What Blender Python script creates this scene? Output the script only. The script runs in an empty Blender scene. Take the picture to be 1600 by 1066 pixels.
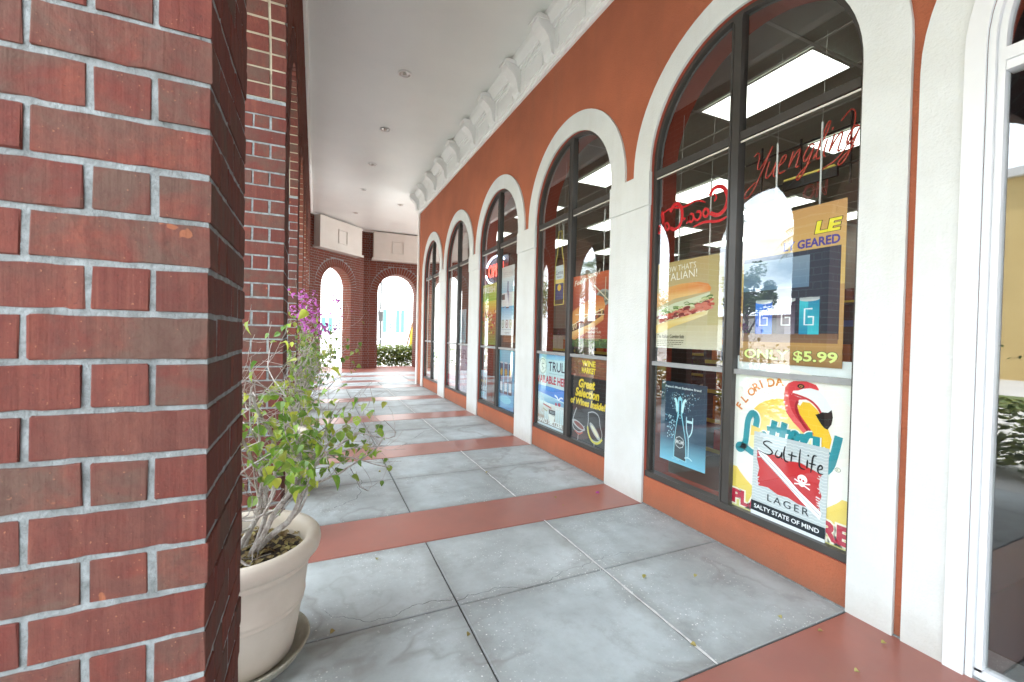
import bpy, bmesh, math, random
from mathutils import Vector, Matrix
R = math.radians
PI = math.pi
random.seed(11)
scene = bpy.context.scene
col = scene.collection

# ------------------------------------------------------------------ camera, sky, sun, exposure
cd = bpy.data.cameras.new("camera"); cam = bpy.data.objects.new("camera", cd); col.objects.link(cam)
cd.sensor_width = 36; cd.lens = 675.9 / 1600 * 36; cd.clip_start = 0.03; cd.clip_end = 600
YAW, PITCH, ROLL = .4274, -.0154, -.022
_fw = Vector((math.sin(YAW)*math.cos(PITCH), math.cos(YAW)*math.cos(PITCH), math.sin(PITCH)))
_rt = Vector((math.cos(YAW), -math.sin(YAW), 0)); _up = _rt.cross(_fw)
_r2 = _rt*math.cos(ROLL) - _up*math.sin(ROLL); _u2 = _up*math.cos(ROLL) + _rt*math.sin(ROLL)
cam.matrix_world = Matrix(((_r2.x, _u2.x, -_fw.x, 0), (_r2.y, _u2.y, -_fw.y, 0), (_r2.z, _u2.z, -_fw.z, 1.34), (0, 0, 0, 1)))
cd.dof.use_dof = True; cd.dof.focus_distance = 3.6; cd.dof.aperture_fstop = 6.5
scene.camera = cam

SUN_EL, SUN_AZ = R(71), R(140)
w = bpy.data.worlds.new("World"); scene.world = w; w.use_nodes = True
nt = w.node_tree; bg = nt.nodes['Background']
sky = nt.nodes.new('ShaderNodeTexSky'); sky.sky_type = 'NISHITA'; sky.sun_disc = False
sky.sun_elevation = SUN_EL; sky.sun_rotation = SUN_AZ; sky.air_density = 1.0; sky.dust_density = 2.0; sky.ozone_density = 1.0
tcw = nt.nodes.new('ShaderNodeTexCoord'); mpw = nt.nodes.new('ShaderNodeMapping'); mpw.inputs['Scale'].default_value = (1, 1, 2.6); nt.links.new(tcw.outputs['Generated'], mpw.inputs[0])
cn = nt.nodes.new('ShaderNodeTexNoise'); cn.inputs['Scale'].default_value = 2.3; cn.inputs['Detail'].default_value = 7; cn.inputs['Roughness'].default_value = .58; nt.links.new(mpw.outputs[0], cn.inputs['Vector'])
cr_ = nt.nodes.new('ShaderNodeMapRange'); cr_.inputs[1].default_value = .30; cr_.inputs[2].default_value = .47; nt.links.new(cn.outputs['Fac'], cr_.inputs[0])
cm = nt.nodes.new('ShaderNodeMix'); cm.data_type = 'RGBA'; nt.links.new(cr_.outputs[0], cm.inputs[0]); nt.links.new(sky.outputs[0], cm.inputs[6]); cm.inputs[7].default_value = (13.5, 14.8, 16.0, 1)   # sunlit cloud
nt.links.new(cm.outputs[2], bg.inputs[0]); bg.inputs[1].default_value = 0.15
sd = bpy.data.lights.new("sun", 'SUN'); sd.energy = 5.0; sd.angle = R(0.5); sd.color = (1, .96, .9)
sun = bpy.data.objects.new("sun", sd); col.objects.link(sun)
sv = Vector((math.sin(SUN_AZ)*math.cos(SUN_EL), math.cos(SUN_AZ)*math.cos(SUN_EL), math.sin(SUN_EL)))
sun.rotation_euler = sv.to_track_quat('Z', 'Y').to_euler(); sun.location = (-6, -4, 20)
vs = scene.view_settings
scene.display_settings.display_device = 'sRGB'
vs.view_transform = 'Standard'; vs.look = 'None'; vs.gamma = 1; vs.use_curve_mapping = False
vs.exposure = 2.12

# ------------------------------------------------------------------ helpers
def empty(name, loc=(0, 0, 0), mw=None):
    o = bpy.data.objects.new(name, None); col.objects.link(o); o.empty_display_size = .1
    if mw is not None: o.matrix_world = mw
    else: o.location = loc
    return o
def tag(o, label=None, cat=None, group=None, kind=None):
    if label: o['label'] = label
    if cat: o['category'] = cat
    if group: o['group'] = group
    if kind: o['kind'] = kind
    return o
def link(name, me, parent=None, loc=None, rot=None):
    o = bpy.data.objects.new(name, me); col.objects.link(o)
    if parent: o.parent = parent
    if loc is not None: o.location = loc
    if rot is not None: o.rotation_euler = rot
    return o

class MB:
    """collects polygons of one object"""
    def __init__(s): s.v = []; s.f = []; s.mi = []; s.sm = []; s.c = []; s.m = 0; s.col = (1, 1, 1); s.smooth = False
    def face(s, pts, cols=None):
        b = len(s.v); s.v += [tuple(p) for p in pts]; s.f.append(tuple(range(b, b+len(pts))))
        s.mi.append(s.m); s.sm.append(s.smooth); s.c.append(cols if cols else s.col)
    def idx(s, verts, faces):
        b = len(s.v); s.v += [tuple(p) for p in verts]
        for f in faces:
            s.f.append(tuple(b+i for i in f)); s.mi.append(s.m); s.sm.append(s.smooth); s.c.append(s.col)
    def box(s, x0, x1, y0, y1, z0, z1, M=None):
        v = [(x0, y0, z0), (x1, y0, z0), (x1, y1, z0), (x0, y1, z0), (x0, y0, z1), (x1, y0, z1), (x1, y1, z1), (x0, y1, z1)]
        if M is not None: v = [tuple(M @ Vector(p)) for p in v]
        s.idx(v, [(0, 3, 2, 1), (4, 5, 6, 7), (0, 1, 5, 4), (1, 2, 6, 5), (2, 3, 7, 6), (3, 0, 4, 7)])
    def bar(s, p, q, wd, th=None, roll=0):
        p = Vector(p); q = Vector(q); d = q-p
        M = Matrix.Translation(p) @ d.to_track_quat('Z', 'Y').to_matrix().to_4x4() @ Matrix.Rotation(roll, 4, 'Z')
        th = th or wd
        s.box(-wd/2, wd/2, -th/2, th/2, 0, d.length, M)
    def tube(s, pts, r, n=6, cap=True, closed=False):
        pts = [Vector(p) for p in pts]; rr = r if isinstance(r, (list, tuple)) else [r]*len(pts)
        V = []; N = len(pts); up = Vector((0, 0, 1)); prev = None
        for i, p in enumerate(pts):
            if closed: t = pts[(i+1) % N]-pts[i-1]
            else: t = pts[min(i+1, N-1)]-pts[max(i-1, 0)]
            if t.length < 1e-9: t = Vector((0, 0, 1))
            t.normalize()
            if prev is None:
                a = t.cross(up if abs(t.z) < .95 else Vector((1, 0, 0))).normalized()
            else:
                a = prev - t*prev.dot(t)
                a = a.normalized() if a.length > 1e-6 else t.orthogonal().normalized()
            prev = a; b = t.cross(a)
            for k in range(n):
                an = 2*PI*k/n; V.append(p + (a*math.cos(an)+b*math.sin(an))*rr[i])
        F = []
        for i in range(N if closed else N-1):
            j = (i+1) % N
            for k in range(n): F.append((i*n+k, i*n+(k+1) % n, j*n+(k+1) % n, j*n+k))
        if cap and not closed: F.append(tuple(range(n))[::-1]); F.append(tuple(range((N-1)*n, N*n)))
        s.idx(V, F)
    def lathe(s, prof, n=48, cx=0, cy=0):
        V = []; F = []
        for r, z in prof:
            for k in range(n):
                a = 2*PI*k/n; V.append((cx+r*math.cos(a), cy+r*math.sin(a), z))
        for i in range(len(prof)-1):
            for k in range(n): F.append((i*n+k, i*n+(k+1) % n, (i+1)*n+(k+1) % n, (i+1)*n+k))
        s.idx(V, F)
    def prism(s, poly, d0, d1, T):
        """poly of (u,v); T(u,v,d)->xyz"""
        n = len(poly)
        a = [T(u, v, d0) for u, v in poly]; b = [T(u, v, d1) for u, v in poly]
        s.idx(a+b, [tuple(range(n))[::-1], tuple(range(n, 2*n))] + [(i, (i+1) % n, n+(i+1) % n, n+i) for i in range(n)])
    def build(s, name, mats, parent=None, attr=None):
        me = bpy.data.meshes.new(name); me.from_pydata(s.v, [], s.f)
        for m in (mats if isinstance(mats, (list, tuple)) else [mats]): me.materials.append(m)
        me.polygons.foreach_set('material_index', s.mi); me.polygons.foreach_set('use_smooth', s.sm)
        if attr:
            at = me.color_attributes.new(attr, 'FLOAT_COLOR', 'CORNER'); dat = []
            for f, c in zip(s.f, s.c):
                if isinstance(c[0], (tuple, list)):
                    for k in range(len(f)): dat += [*c[k][:3], 1]
                else: dat += [*c[:3], 1]*len(f)
            at.data.foreach_set('color', dat)
        me.update()
        return link(name, me, parent)

# ------------------------------------------------------------------ materials
def srgb(*c):
    return tuple(((x/255)/12.92 if x/255 <= .04045 else ((x/255+.055)/1.055)**2.4) for x in c)
def newmat(name):
    m = bpy.data.materials.new(name); m.use_nodes = True
    return m, m.node_tree, m.node_tree.nodes['Principled BSDF']
def N(nt, t, **k):
    n = nt.nodes.new(t)
    for a, b in k.items(): setattr(n, a, b)
    return n
def noise(nt, vec, scale, detail=4, rough=.6, dist=0):
    n = N(nt, 'ShaderNodeTexNoise'); n.inputs['Scale'].default_value = scale; n.inputs['Detail'].default_value = detail
    n.inputs['Roughness'].default_value = rough; n.inputs['Distortion'].default_value = dist
    nt.links.new(vec, n.inputs['Vector']); return n.outputs['Fac']
def maprange(nt, val, a, b, c=0, d=1):
    n = N(nt, 'ShaderNodeMapRange'); nt.links.new(val, n.inputs[0])
    for i, x in zip((1, 2, 3, 4), (a, b, c, d)): n.inputs[i].default_value = x
    return n.outputs[0]
def mix(nt, fac, a, b):
    n = N(nt, 'ShaderNodeMix', data_type='RGBA')
    for s, x in ((0, fac), (6, a), (7, b)):
        if hasattr(x, 'node'): nt.links.new(x, n.inputs[s])
        else: n.inputs[s].default_value = x if s == 0 else (*x[:3], 1)
    return n.outputs[2]
def math_(nt, op, a, b=0.):
    n = N(nt, 'ShaderNodeMath', operation=op)
    for i, x in enumerate((a, b)):
        if hasattr(x, 'node'): nt.links.new(x, n.inputs[i])
        else: n.inputs[i].default_value = x
    return n.outputs[0]
def bump(nt, bs, h, strength, dist):
    b = N(nt, 'ShaderNodeBump'); b.inputs['Strength'].default_value = strength; b.inputs['Distance'].default_value = dist
    nt.links.new(h, b.inputs['Height']); nt.links.new(b.outputs[0], bs.inputs['Normal'])
def pos(nt): return N(nt, 'ShaderNodeNewGeometry').outputs['Position']
def simple(name, c, rough=.6, var=None, vs_=3, bs=None, bd=.002, bstr=.5, metal=0, spec=.5, em=None, ems=1):
    m, nt, b = newmat(name); b.inputs['Roughness'].default_value = rough; b.inputs['Metallic'].default_value = metal
    b.inputs['Specular IOR Level'].default_value = spec; b.inputs['Base Color'].default_value = (*c, 1)
    p = pos(nt)
    if var: nt.links.new(mix(nt, maprange(nt, noise(nt, p, vs_, 6), .35, .68), c, var), b.inputs['Base Color'])
    if bs: bump(nt, b, noise(nt, p, bs, 5, .65), bstr, bd)
    if em: b.inputs['Emission Color'].default_value = (*em, 1); b.inputs['Emission Strength'].default_value = ems
    return m

def brick_mat(name, joined):
    m, nt, b = newmat(name)
    if joined:
        at = N(nt, 'ShaderNodeVertexColor', layer_name='rnd'); sep = N(nt, 'ShaderNodeSeparateColor'); nt.links.new(at.outputs[0], sep.inputs[0]); rnd = sep.outputs[0]
    else: rnd = N(nt, 'ShaderNodeObjectInfo').outputs['Random']
    tc = N(nt, 'ShaderNodeTexCoord').outputs['Object']
    off = N(nt, 'ShaderNodeCombineXYZ')
    nt.links.new(math_(nt, 'MULTIPLY', rnd, 37.), off.inputs[0]); nt.links.new(math_(nt, 'MULTIPLY', rnd, 91.), off.inputs[1]); nt.links.new(math_(nt, 'MULTIPLY', rnd, 53.), off.inputs[2])
    va = N(nt, 'ShaderNodeVectorMath', operation='ADD'); nt.links.new(tc, va.inputs[0]); nt.links.new(off.outputs[0], va.inputs[1]); p = va.outputs[0]
    mp = N(nt, 'ShaderNodeMapping'); mp.inputs['Scale'].default_value = (90, 90, 5); nt.links.new(p, mp.inputs[0])
    streak = noise(nt, mp.outputs[0], 1, 3, .6)
    mp2 = N(nt, 'ShaderNodeMapping'); mp2.inputs['Scale'].default_value = (22, 22, 3); nt.links.new(p, mp2.inputs[0])
    band = noise(nt, mp2.outputs[0], 1, 2, .5)
    cr = N(nt, 'ShaderNodeValToRGB'); e = cr.color_ramp.elements
    e[0].position = 0; e[0].color = (.125, .040, .031, 1); e[1].position = 1; e[1].color = (.135, .037, .028, 1)
    for q, c in ((.2, (.145, .044, .033)), (.4, (.105, .036, .030)), (.6, (.165, .053, .038)), (.8, (.12, .041, .034))):
        x = e.new(q); x.color = (*c, 1)
    nt.links.new(rnd, cr.inputs[0])
    c = mix(nt, maprange(nt, streak, .35, .7, 0, .75), cr.outputs[0], (.105, .026, .022))
    c = mix(nt, maprange(nt, band, .52, .72, 0, .45), c, (.20, .066, .044))
    r2 = math_(nt, 'FRACT', math_(nt, 'MULTIPLY', rnd, 17.3))
    burnt = math_(nt, 'MULTIPLY', maprange(nt, noise(nt, p, 8, 5, .62, .5), .38, .60), maprange(nt, r2, .25, .65, 0.12, .95))
    c = mix(nt, burnt, c, (.098, .060, .047))
    c = mix(nt, maprange(nt, noise(nt, p, 55, 5, .7), .40, .75, 0, .55), c, (.075, .032, .027))
    if joined: c = mix(nt, .30, c, (.24, .075, .042))
    sp = noise(nt, p, 190, 2, .5)
    c = mix(nt, maprange(nt, sp, .71, .77, 0, .7), c, (.34, .15, .09))
    c = mix(nt, maprange(nt, sp, .30, .24, 0, .8), c, (.06, .03, .025))
    big = noise(nt, p, 26, 2, .4)
    c = mix(nt, maprange(nt, big, .76, .775, 0, .45), c, (.36, .13, .06))
    nt.links.new(c, b.inputs['Base Color']); b.inputs['Roughness'].default_value = .85; b.inputs['Specular IOR Level'].default_value = .12
    h = math_(nt, 'ADD', math_(nt, 'MULTIPLY', streak, .9), math_(nt, 'ADD', math_(nt, 'MULTIPLY', sp, .5), math_(nt, 'MULTIPLY', noise(nt, p, 45, 6, .7), .45)))
    bump(nt, b, h, .7, .0022)
    return m
M_brick = brick_mat('brick_clay', False); M_brickj = brick_mat('brick_clay_field', True)
M_mortar = simple('mortar', (.27, .295, .298), .95, (.13, .14, .137), 30, 160, .005, 1.0)
M_mortar_cream = simple('mortar_cream', (.40, .355, .26), .9, (.30, .265, .20), 20, 120, .003, .6)
M_orange = simple('orange_stucco', (.47, .135, .062), .9, (.37, .108, .052), 1.3, 80, .010, 1.0)
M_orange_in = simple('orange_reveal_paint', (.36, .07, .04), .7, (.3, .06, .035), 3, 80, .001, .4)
M_white = simple('white_painted_stucco', (.66, .69, .685), .6, (.60, .625, .61), 2.6, 60, .005, .8)
def weather(m, grain, dirt, amt):
    nt = m.node_tree; b = nt.nodes['Principled BSDF']; src = b.inputs['Base Color'].links[0].from_socket; p = pos(nt)
    c = mix(nt, maprange(nt, noise(nt, p, 170, 3, .7), .35, .7, 0, grain), src, tuple(x*.5 for x in dirt))
    mp = N(nt, 'ShaderNodeMapping'); mp.inputs['Scale'].default_value = (5, 5, .5); nt.links.new(p, mp.inputs[0])
    c = mix(nt, maprange(nt, noise(nt, mp.outputs[0], 1, 6, .65), .5, .8, 0, amt*.55), c, dirt)
    sz = N(nt, 'ShaderNodeSeparateXYZ'); nt.links.new(p, sz.inputs[0])
    h = math_(nt, 'SUBTRACT', sz.outputs[2], math_(nt, 'MULTIPLY', noise(nt, p, 7, 6, .7), .22))
    c = mix(nt, maprange(nt, h, -.10, .06, amt, 0), c, dirt)
    nt.links.new(c, b.inputs['Base Color'])
weather(M_orange, .22, (.22, .10, .06), .6); weather(M_white, .06, (.42, .40, .36), .5)
M_white2 = simple('white_smooth_trim', (.86, .87, .85), .5, (.82, .83, .81), 2, 30, .0015, .3)
M_ceil = simple('ceiling_plaster', (.81, .84, .81), .40, (.76, .79, .765), .8, 55, .004, .7, spec=.4)
M_panel = simple('cream_panel', (.62, .60, .55), .8, (.56, .54, .49), 1.5, 60, .002, .4)
M_frame = simple('bronze_aluminium', (.045, .042, .038), .34, (.06, .055, .05), 4, spec=.5)
M_frame2 = simple('grey_transom_face', (.30, .31, .31), .35, (.24, .25, .25), 6)
M_doorwhite = simple('white_door_frame', (.72, .74, .76), .35, (.68, .70, .72), 3)
M_metal = simple('brushed_metal', (.6, .6, .58), .3, metal=1)
M_rod = simple('clear_acrylic_rod', (.75, .78, .78), .2)
M_pot = simple('beige_terracotta', (.60, .53, .45), .6, (.54, .47, .39), 7, 70, .002, .3)
M_saucer = simple('mossy_saucer', (.38, .36, .30), .75, (.24, .23, .17), 9, 70, .002, .5)
M_soil = simple('potting_soil', (.05, .035, .025), .95, (.09, .065, .045), 40, 90, .02, 1)
M_bark = simple('bark_grey', (.48, .45, .42), .85, (.22, .18, .155), 45, 60, .002, .6)
M_bark2 = simple('tree_bark', (.16, .12, .09), .9, (.1, .075, .06), 8, 20, .02, .8)
M_asph = simple('outside_pavement', (.52, .51, .48), .9, (.45, .44, .42), .6, 40, .004, .4)
M_lawn = simple('outside_lawn', (.10, .14, .04), .95, (.14, .17, .06), 1.2, 30, .03, .8)
M_yellowb = simple('yellow_render', (.62, .46, .20), .85, (.56, .41, .17), .5)
M_whiteb = simple('white_render', (.62, .62, .60), .8, (.56, .56, .55), .5)
M_teal = simple('teal_shutter', (.045, .21, .165), .6, (.04, .19, .15), 2)
M_darkglass = simple('dark_window_glass', (.03, .035, .04), .12)
M_roof = simple('dark_roof', (.10, .06, .05), .8)
M_int_ceil = simple('ceiling_tile', (.42, .42, .37), .9, (.38, .38, .33), 3, 200, .001, .4)
M_int_wall = simple('store_wall', (.30, .26, .22), .9)
M_int_floor = simple('store_floor', (.18, .16, .14), .4)
M_tgrid = simple('ceiling_grid', (.55, .55, .52), .5)
M_troffer = simple('troffer_diffuser', (.8, .85, .8), .4, em=(.95, 1, .93), ems=1.15)
M_shelf = simple('dark_shelf', (.06, .055, .05), .5)
M_umb = simple('yellow_canvas', (.72, .5, .05), .8)
M_wood = simple('wood_pole', (.35, .18, .09), .6, (.28, .14, .07), 20)
M_rail = simple('grey_rail', (.35, .36, .36), .4)
M_black = simple('black_tube', (.015, .015, .015), .4)
M_nred = simple('unlit_red_neon', (.45, .07, .05), .2, em=(1, .05, .03), ems=.02)
M_nopen = simple('lit_red_neon', (.8, .1, .1), .2, em=(1, .10, .07), ems=1.1)
M_nwhite = simple('lit_white_neon', (.8, .9, 1), .2, em=(.6, .75, 1), ems=2.2)
M_nyel = simple('yellow_neon', (.65, .55, .12), .3, em=(1, .8, .2), ems=.02)
M_seal = simple('white_joint_sealant', (.72, .73, .72), .6, (.5, .5, .49), 25)
M_crack = simple('crack_dirt', (.07, .065, .06), .95)

def print_mat():
    m, nt, b = newmat('printed_ink'); at = N(nt, 'ShaderNodeVertexColor', layer_name='ink')
    nt.links.new(at.outputs[0], b.inputs['Base Color']); b.inputs['Roughness'].default_value = .4; b.inputs['Specular IOR Level'].default_value = .35
    return m
M_print = print_mat()

def glass_mat(name, tint, ior, boost):
    m, nt, b = newmat(name); nt.nodes.remove(b); out = nt.nodes['Material Output']
    tr = N(nt, 'ShaderNodeBsdfTransparent'); tr.inputs[0].default_value = (*tint, 1)
    gl = N(nt, 'ShaderNodeBsdfGlossy'); gl.inputs['Roughness'].default_value = 0.0; gl.inputs[0].default_value = (1, 1, 1, 1)
    ge = N(nt, 'ShaderNodeNewGeometry'); dt = N(nt, 'ShaderNodeVectorMath', operation='DOT_PRODUCT'); nt.links.new(ge.outputs['Normal'], dt.inputs[0]); nt.links.new(ge.outputs['Incoming'], dt.inputs[1])
    k = math_(nt, 'POWER', math_(nt, 'SUBTRACT', 1., math_(nt, 'ABSOLUTE', dt.outputs['Value'])), 5.)
    fr = math_(nt, 'MULTIPLY', math_(nt, 'ADD', math_(nt, 'MULTIPLY', k, .96), .04), boost)
    mx = N(nt, 'ShaderNodeMixShader'); nt.links.new(math_(nt, 'MINIMUM', fr, 1.), mx.inputs[0])
    nt.links.new(tr.outputs[0], mx.inputs[1]); nt.links.new(gl.outputs[0], mx.inputs[2]); nt.links.new(mx.outputs[0], out.inputs[0])
    return m
M_glass = glass_mat('window_glass', (.93, .95, .93), 1.5, 3.1)     # reflection share raised above that of a single pane

def concrete():
    m, nt, b = newmat('paving_concrete'); p = pos(nt)
    oi = N(nt, 'ShaderNodeObjectInfo').outputs['Random']
    c = mix(nt, maprange(nt, noise(nt, p, 1.6, 7, .62), .38, .64), (.46, .52, .535), (.30, .335, .34))
    c = mix(nt, maprange(nt, oi, 0, 1, 0, .25), c, (.60, .61, .60))
    c = mix(nt, maprange(nt, noise(nt, p, 22, 5, .7), .48, .8, 0, .35), c, (.30, .305, .30))
    # tide lines of old damp
    n1 = noise(nt, p, .55, 5, .62, .3); wet = maprange(nt, noise(nt, p, .8, 2, .5), .43, .52)
    ring = math_(nt, 'ABSOLUTE', math_(nt, 'SUBTRACT', n1, .52))
    c = mix(nt, math_(nt, 'MULTIPLY', wet, maprange(nt, ring, .0, .016, .5, 0)), c, (.2, .19, .17))
    ring2 = math_(nt, 'ABSOLUTE', math_(nt, 'SUBTRACT', n1, .60))
    c = mix(nt, math_(nt, 'MULTIPLY', wet, maprange(nt, ring2, .0, .010, .22, 0)), c, (.2, .195, .18))
    # grime held along the slab edges
    tc = N(nt, 'ShaderNodeTexCoord').outputs['UV']; sp = N(nt, 'ShaderNodeSeparateXYZ'); nt.links.new(tc, sp.inputs[0])
    e = math_(nt, 'MINIMUM', sp.outputs[0], sp.outputs[1])
    e = math_(nt, 'ADD', e, math_(nt, 'MULTIPLY', math_(nt, 'SUBTRACT', noise(nt, p, 5, 5, .7), .5), .22))
    c = mix(nt, maprange(nt, e, -.03, .10, .62, 0), c, (.19, .185, .17))
    v = N(nt, 'ShaderNodeTexVoronoi'); v.inputs['Scale'].default_value = 75; nt.links.new(p, v.inputs['Vector'])
    rare = maprange(nt, noise(nt, p, 2.2, 4, .6), .46, .62)
    spk = math_(nt, 'MULTIPLY', maprange(nt, v.outputs['Distance'], .34, .22), rare)
    spk = math_(nt, 'MULTIPLY', spk, maprange(nt, noise(nt, p, 60, 1), .56, .60)); c = mix(nt, maprange(nt, noise(nt, p, 4.5, 8, .72), .52, .74, 0, .6), c, (.2, .205, .2)); c = mix(nt, maprange(nt, noise(nt, p, .9, 4, .6), .46, .62, 0, .45), c, (.21, .215, .205))
    c = mix(nt, spk, c, (.80, .81, .80))
    nt.links.new(c, b.inputs['Base Color']); nt.links.new(maprange(nt, noise(nt, p, 3, 4), .3, .7, .42, .62), b.inputs['Roughness'])
    bump(nt, b, math_(nt, 'ADD', noise(nt, p, 120, 5, .7), math_(nt, 'MULTIPLY', noise(nt, p, 8, 3), .8)), .4, .003)
    return m
M_conc = concrete()
def redpaint():
    m, nt, b = newmat('red_floor_paint'); p = pos(nt)
    c = mix(nt, maprange(nt, noise(nt, p, 2.5, 5), .3, .75), (.345, .128, .096), (.27, .105, .082))
    c = mix(nt, maprange(nt, noise(nt, p, 9, 8, .75), .5, .9, 0, .5), c, (.24, .13, .11))
    nt.links.new(c, b.inputs['Base Color']); b.inputs['Roughness'].default_value = .33
    bump(nt, b, noise(nt, p, 150, 3), .12, .0008); return m
M_red = redpaint()
def leafmat(name, c1, c2, c3, rough=.42, trans=.35, joined=False):
    m, nt, b = newmat(name)
    if joined:
        at = N(nt, 'ShaderNodeVertexColor', layer_name='rnd'); sep = N(nt, 'ShaderNodeSeparateColor'); nt.links.new(at.outputs[0], sep.inputs[0]); rnd = sep.outputs[0]
    else: rnd = N(nt, 'ShaderNodeObjectInfo').outputs['Random']
    cr = N(nt, 'ShaderNodeValToRGB'); e = cr.color_ramp.elements; e[0].color = (*c1, 1); e[1].color = (*c3, 1); x = e.new(.55); x.color = (*c2, 1)
    nt.links.new(rnd, cr.inputs[0]); c = mix(nt, maprange(nt, noise(nt, pos(nt), 60, 3), .4, .8, 0, .4), cr.outputs[0], c3)
    nt.links.new(c, b.inputs['Base Color']); b.inputs['Roughness'].default_value = rough
    tl = N(nt, 'ShaderNodeBsdfTranslucent'); nt.links.new(c, tl.inputs[0]); mx = N(nt, 'ShaderNodeMixShader'); mx.inputs[0].default_value = trans
    nt.links.new(b.outputs[0], mx.inputs[1]); nt.links.new(tl.outputs[0], mx.inputs[2]); nt.links.new(mx.outputs[0], nt.nodes['Material Output'].inputs[0])
    return m
M_leaf = leafmat('bougainvillea_leaf', (.10, .25, .03), (.24, .42, .04), (.50, .52, .07))
M_leafj = leafmat('bougainvillea_leaf_small', (.08, .19, .03), (.18, .30, .05), (.36, .38, .07), joined=True)
M_bract = leafmat('magenta_bract', (.42, .07, .38), (.55, .12, .52), (.62, .25, .60), joined=True)
M_dead = leafmat('dry_leaf', (.16, .10, .05), (.28, .20, .09), (.42, .36, .13), .8, .15, joined=True)
M_dead1 = leafmat('fallen_leaf', (.30, .22, .08), (.42, .38, .10), (.45, .40, .15), .7, .15)
M_hedge = leafmat('hedge_leaf', (.08, .125, .02), (.14, .18, .03), (.24, .25, .05), joined=True)
M_tree = leafmat('tree_leaf', (.03, .07, .015), (.05, .10, .025), (.09, .14, .04), joined=True)
M_palm = leafmat('palm_leaf', (.04, .09, .03), (.07, .13, .05), (.12, .17, .07), joined=True)

# ------------------------------------------------------------------ dimensions (metres; x to the shop wall, y along the walkway)
A = 2.415; P = 1.9733; W = .4933; Y0 = 1.2406; OW = P-W; RW = OW/2; SPR = 2.71; SILL = .27
PX = -.172; PT = .6515; PY = .927; PL = .406; CO = .081; PSPR = 33*CO; CEIL = 4.95
PC0 = PY + PL + (P-PL)/2; PR = (P-PL)/2
XF = A+.045; XGL = A+.065; XPO = XGL+.006

def arch_wall(mb, T, u0, u1, z0, z1, ops, d0, d1, mi=(0, 0), n=20):
    """wall with round-arched openings; ops = (uc, r, spring, sill); T(u,z,d)"""
    ops = sorted(ops); bp = [u0]
    mb.m = mi[0]
    def quad(ua, ub, a0, b0, a1, b1):
        if max(a1-a0, b1-b0) < 1e-5: return
        mb.face([T(ua, a0, d0), T(ub, b0, d0), T(ub, b1, d0), T(ua, a1, d0)])
        mb.face([T(ua, a0, d1), T(ua, a1, d1), T(ub, b1, d1), T(ub, b0, d1)])
    cur = u0
    for uc, r, sp, sill in ops:
        quad(cur, uc-r, z0, z0, z1, z1)
        arc = [(uc-r*math.cos(PI*i/n), sp+r*math.sin(PI*i/n)) for i in range(n+1)]
        for (ua, za), (ub, zb) in zip(arch_pairs(arc)[0], arch_pairs(arc)[1]):
            quad(ua, ub, za, zb, z1, z1)
            if sill > z0: quad(ua, ub, z0, z0, sill, sill)
        cur = uc+r
    quad(cur, u1, z0, z0, z1, z1)
    for q in ((u0, z0, u0, z1), (u1, z0, u1, z1), (u0, z1, u1, z1)):
        mb.face([T(q[0], q[1], d0), T(q[2], q[3], d0), T(q[2], q[3], d1), T(q[0], q[1], d1)])
    mb.m = mi[1]
    for uc, r, sp, sill in ops:
        s0 = max(sill, z0)
        path = [(uc-r, s0)] + [(uc-r*math.cos(PI*i/n), sp+r*math.sin(PI*i/n)) for i in range(n+1)] + [(uc+r, s0)]
        for (ua, za), (ub, zb) in zip(path, path[1:]):
            mb.face([T(ua, za, d0), T(ub, zb, d0), T(ub, zb, d1), T(ua, za, d1)])
        if sill > z0: mb.face([T(uc-r, sill, d0), T(uc+r, sill, d0), T(uc+r, sill, d1), T(uc-r, sill, d1)])
def arch_pairs(a): return a[:-1], a[1:]

def ring(mb, T, uc, sp, r0, r1, d0, d1, legs=0, n=32, bev=.006):
    """flat archivolt with optional legs reaching down by legs[0], legs[1]"""
    pts = []
    l0, l1 = (legs if isinstance(legs, tuple) else (legs, legs))
    if l0: pts.append((-r1, -r0, sp-l0, 1))
    path = []
    if l0: path.append(((uc-r0, sp-l0), (uc-r1, sp-l0)))
    for i in range(n+1):
        a = PI*i/n; path.append(((uc-r0*math.cos(a), sp+r0*math.sin(a)), (uc-r1*math.cos(a), sp+r1*math.sin(a))))
    if l1: path.append(((uc+r0, sp-l1), (uc+r1, sp-l1)))
    for (a, b), (c, d) in zip(path, path[1:]):
        mb.face([T(*a, d0), T(*c, d0), T(*d, d0), T(*b, d0)])
        mb.face([T(*a, d0), T(*a, d1), T(*c, d1), T(*c, d0)])
        mb.face([T(*b, d0), T(*d, d0), T(*d, d1), T(*b, d1)])
    for a, b in (path[0], path[-1]): mb.face([T(*a, d0), T(*b, d0), T(*b, d1), T(*a, d1)])

# ------------------------------------------------------------------ ground outside, walkway floor
g = MB(); g.face([(-150, -150, -.14), (150, -150, -.14), (150, 250, -.14), (-150, 250, -.14)])
tag(g.build('ground', M_asph), kind='structure')
g = MB(); g.face([(-13.5, -20, -.132), (-9.8, -20, -.132), (-9.8, 40, -.132), (-13.5, 40, -.132)])
tag(g.build('lawn', M_lawn), kind='structure')
fl = MB(); fl.box(-.95, 2.75, -6, 11.33, -.14, -.012); fl.box(-.95, 9, 11.33, 17.2, -.14, -.012)
floor = tag(fl.build('walkway_floor', M_crack), kind='structure')

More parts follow.
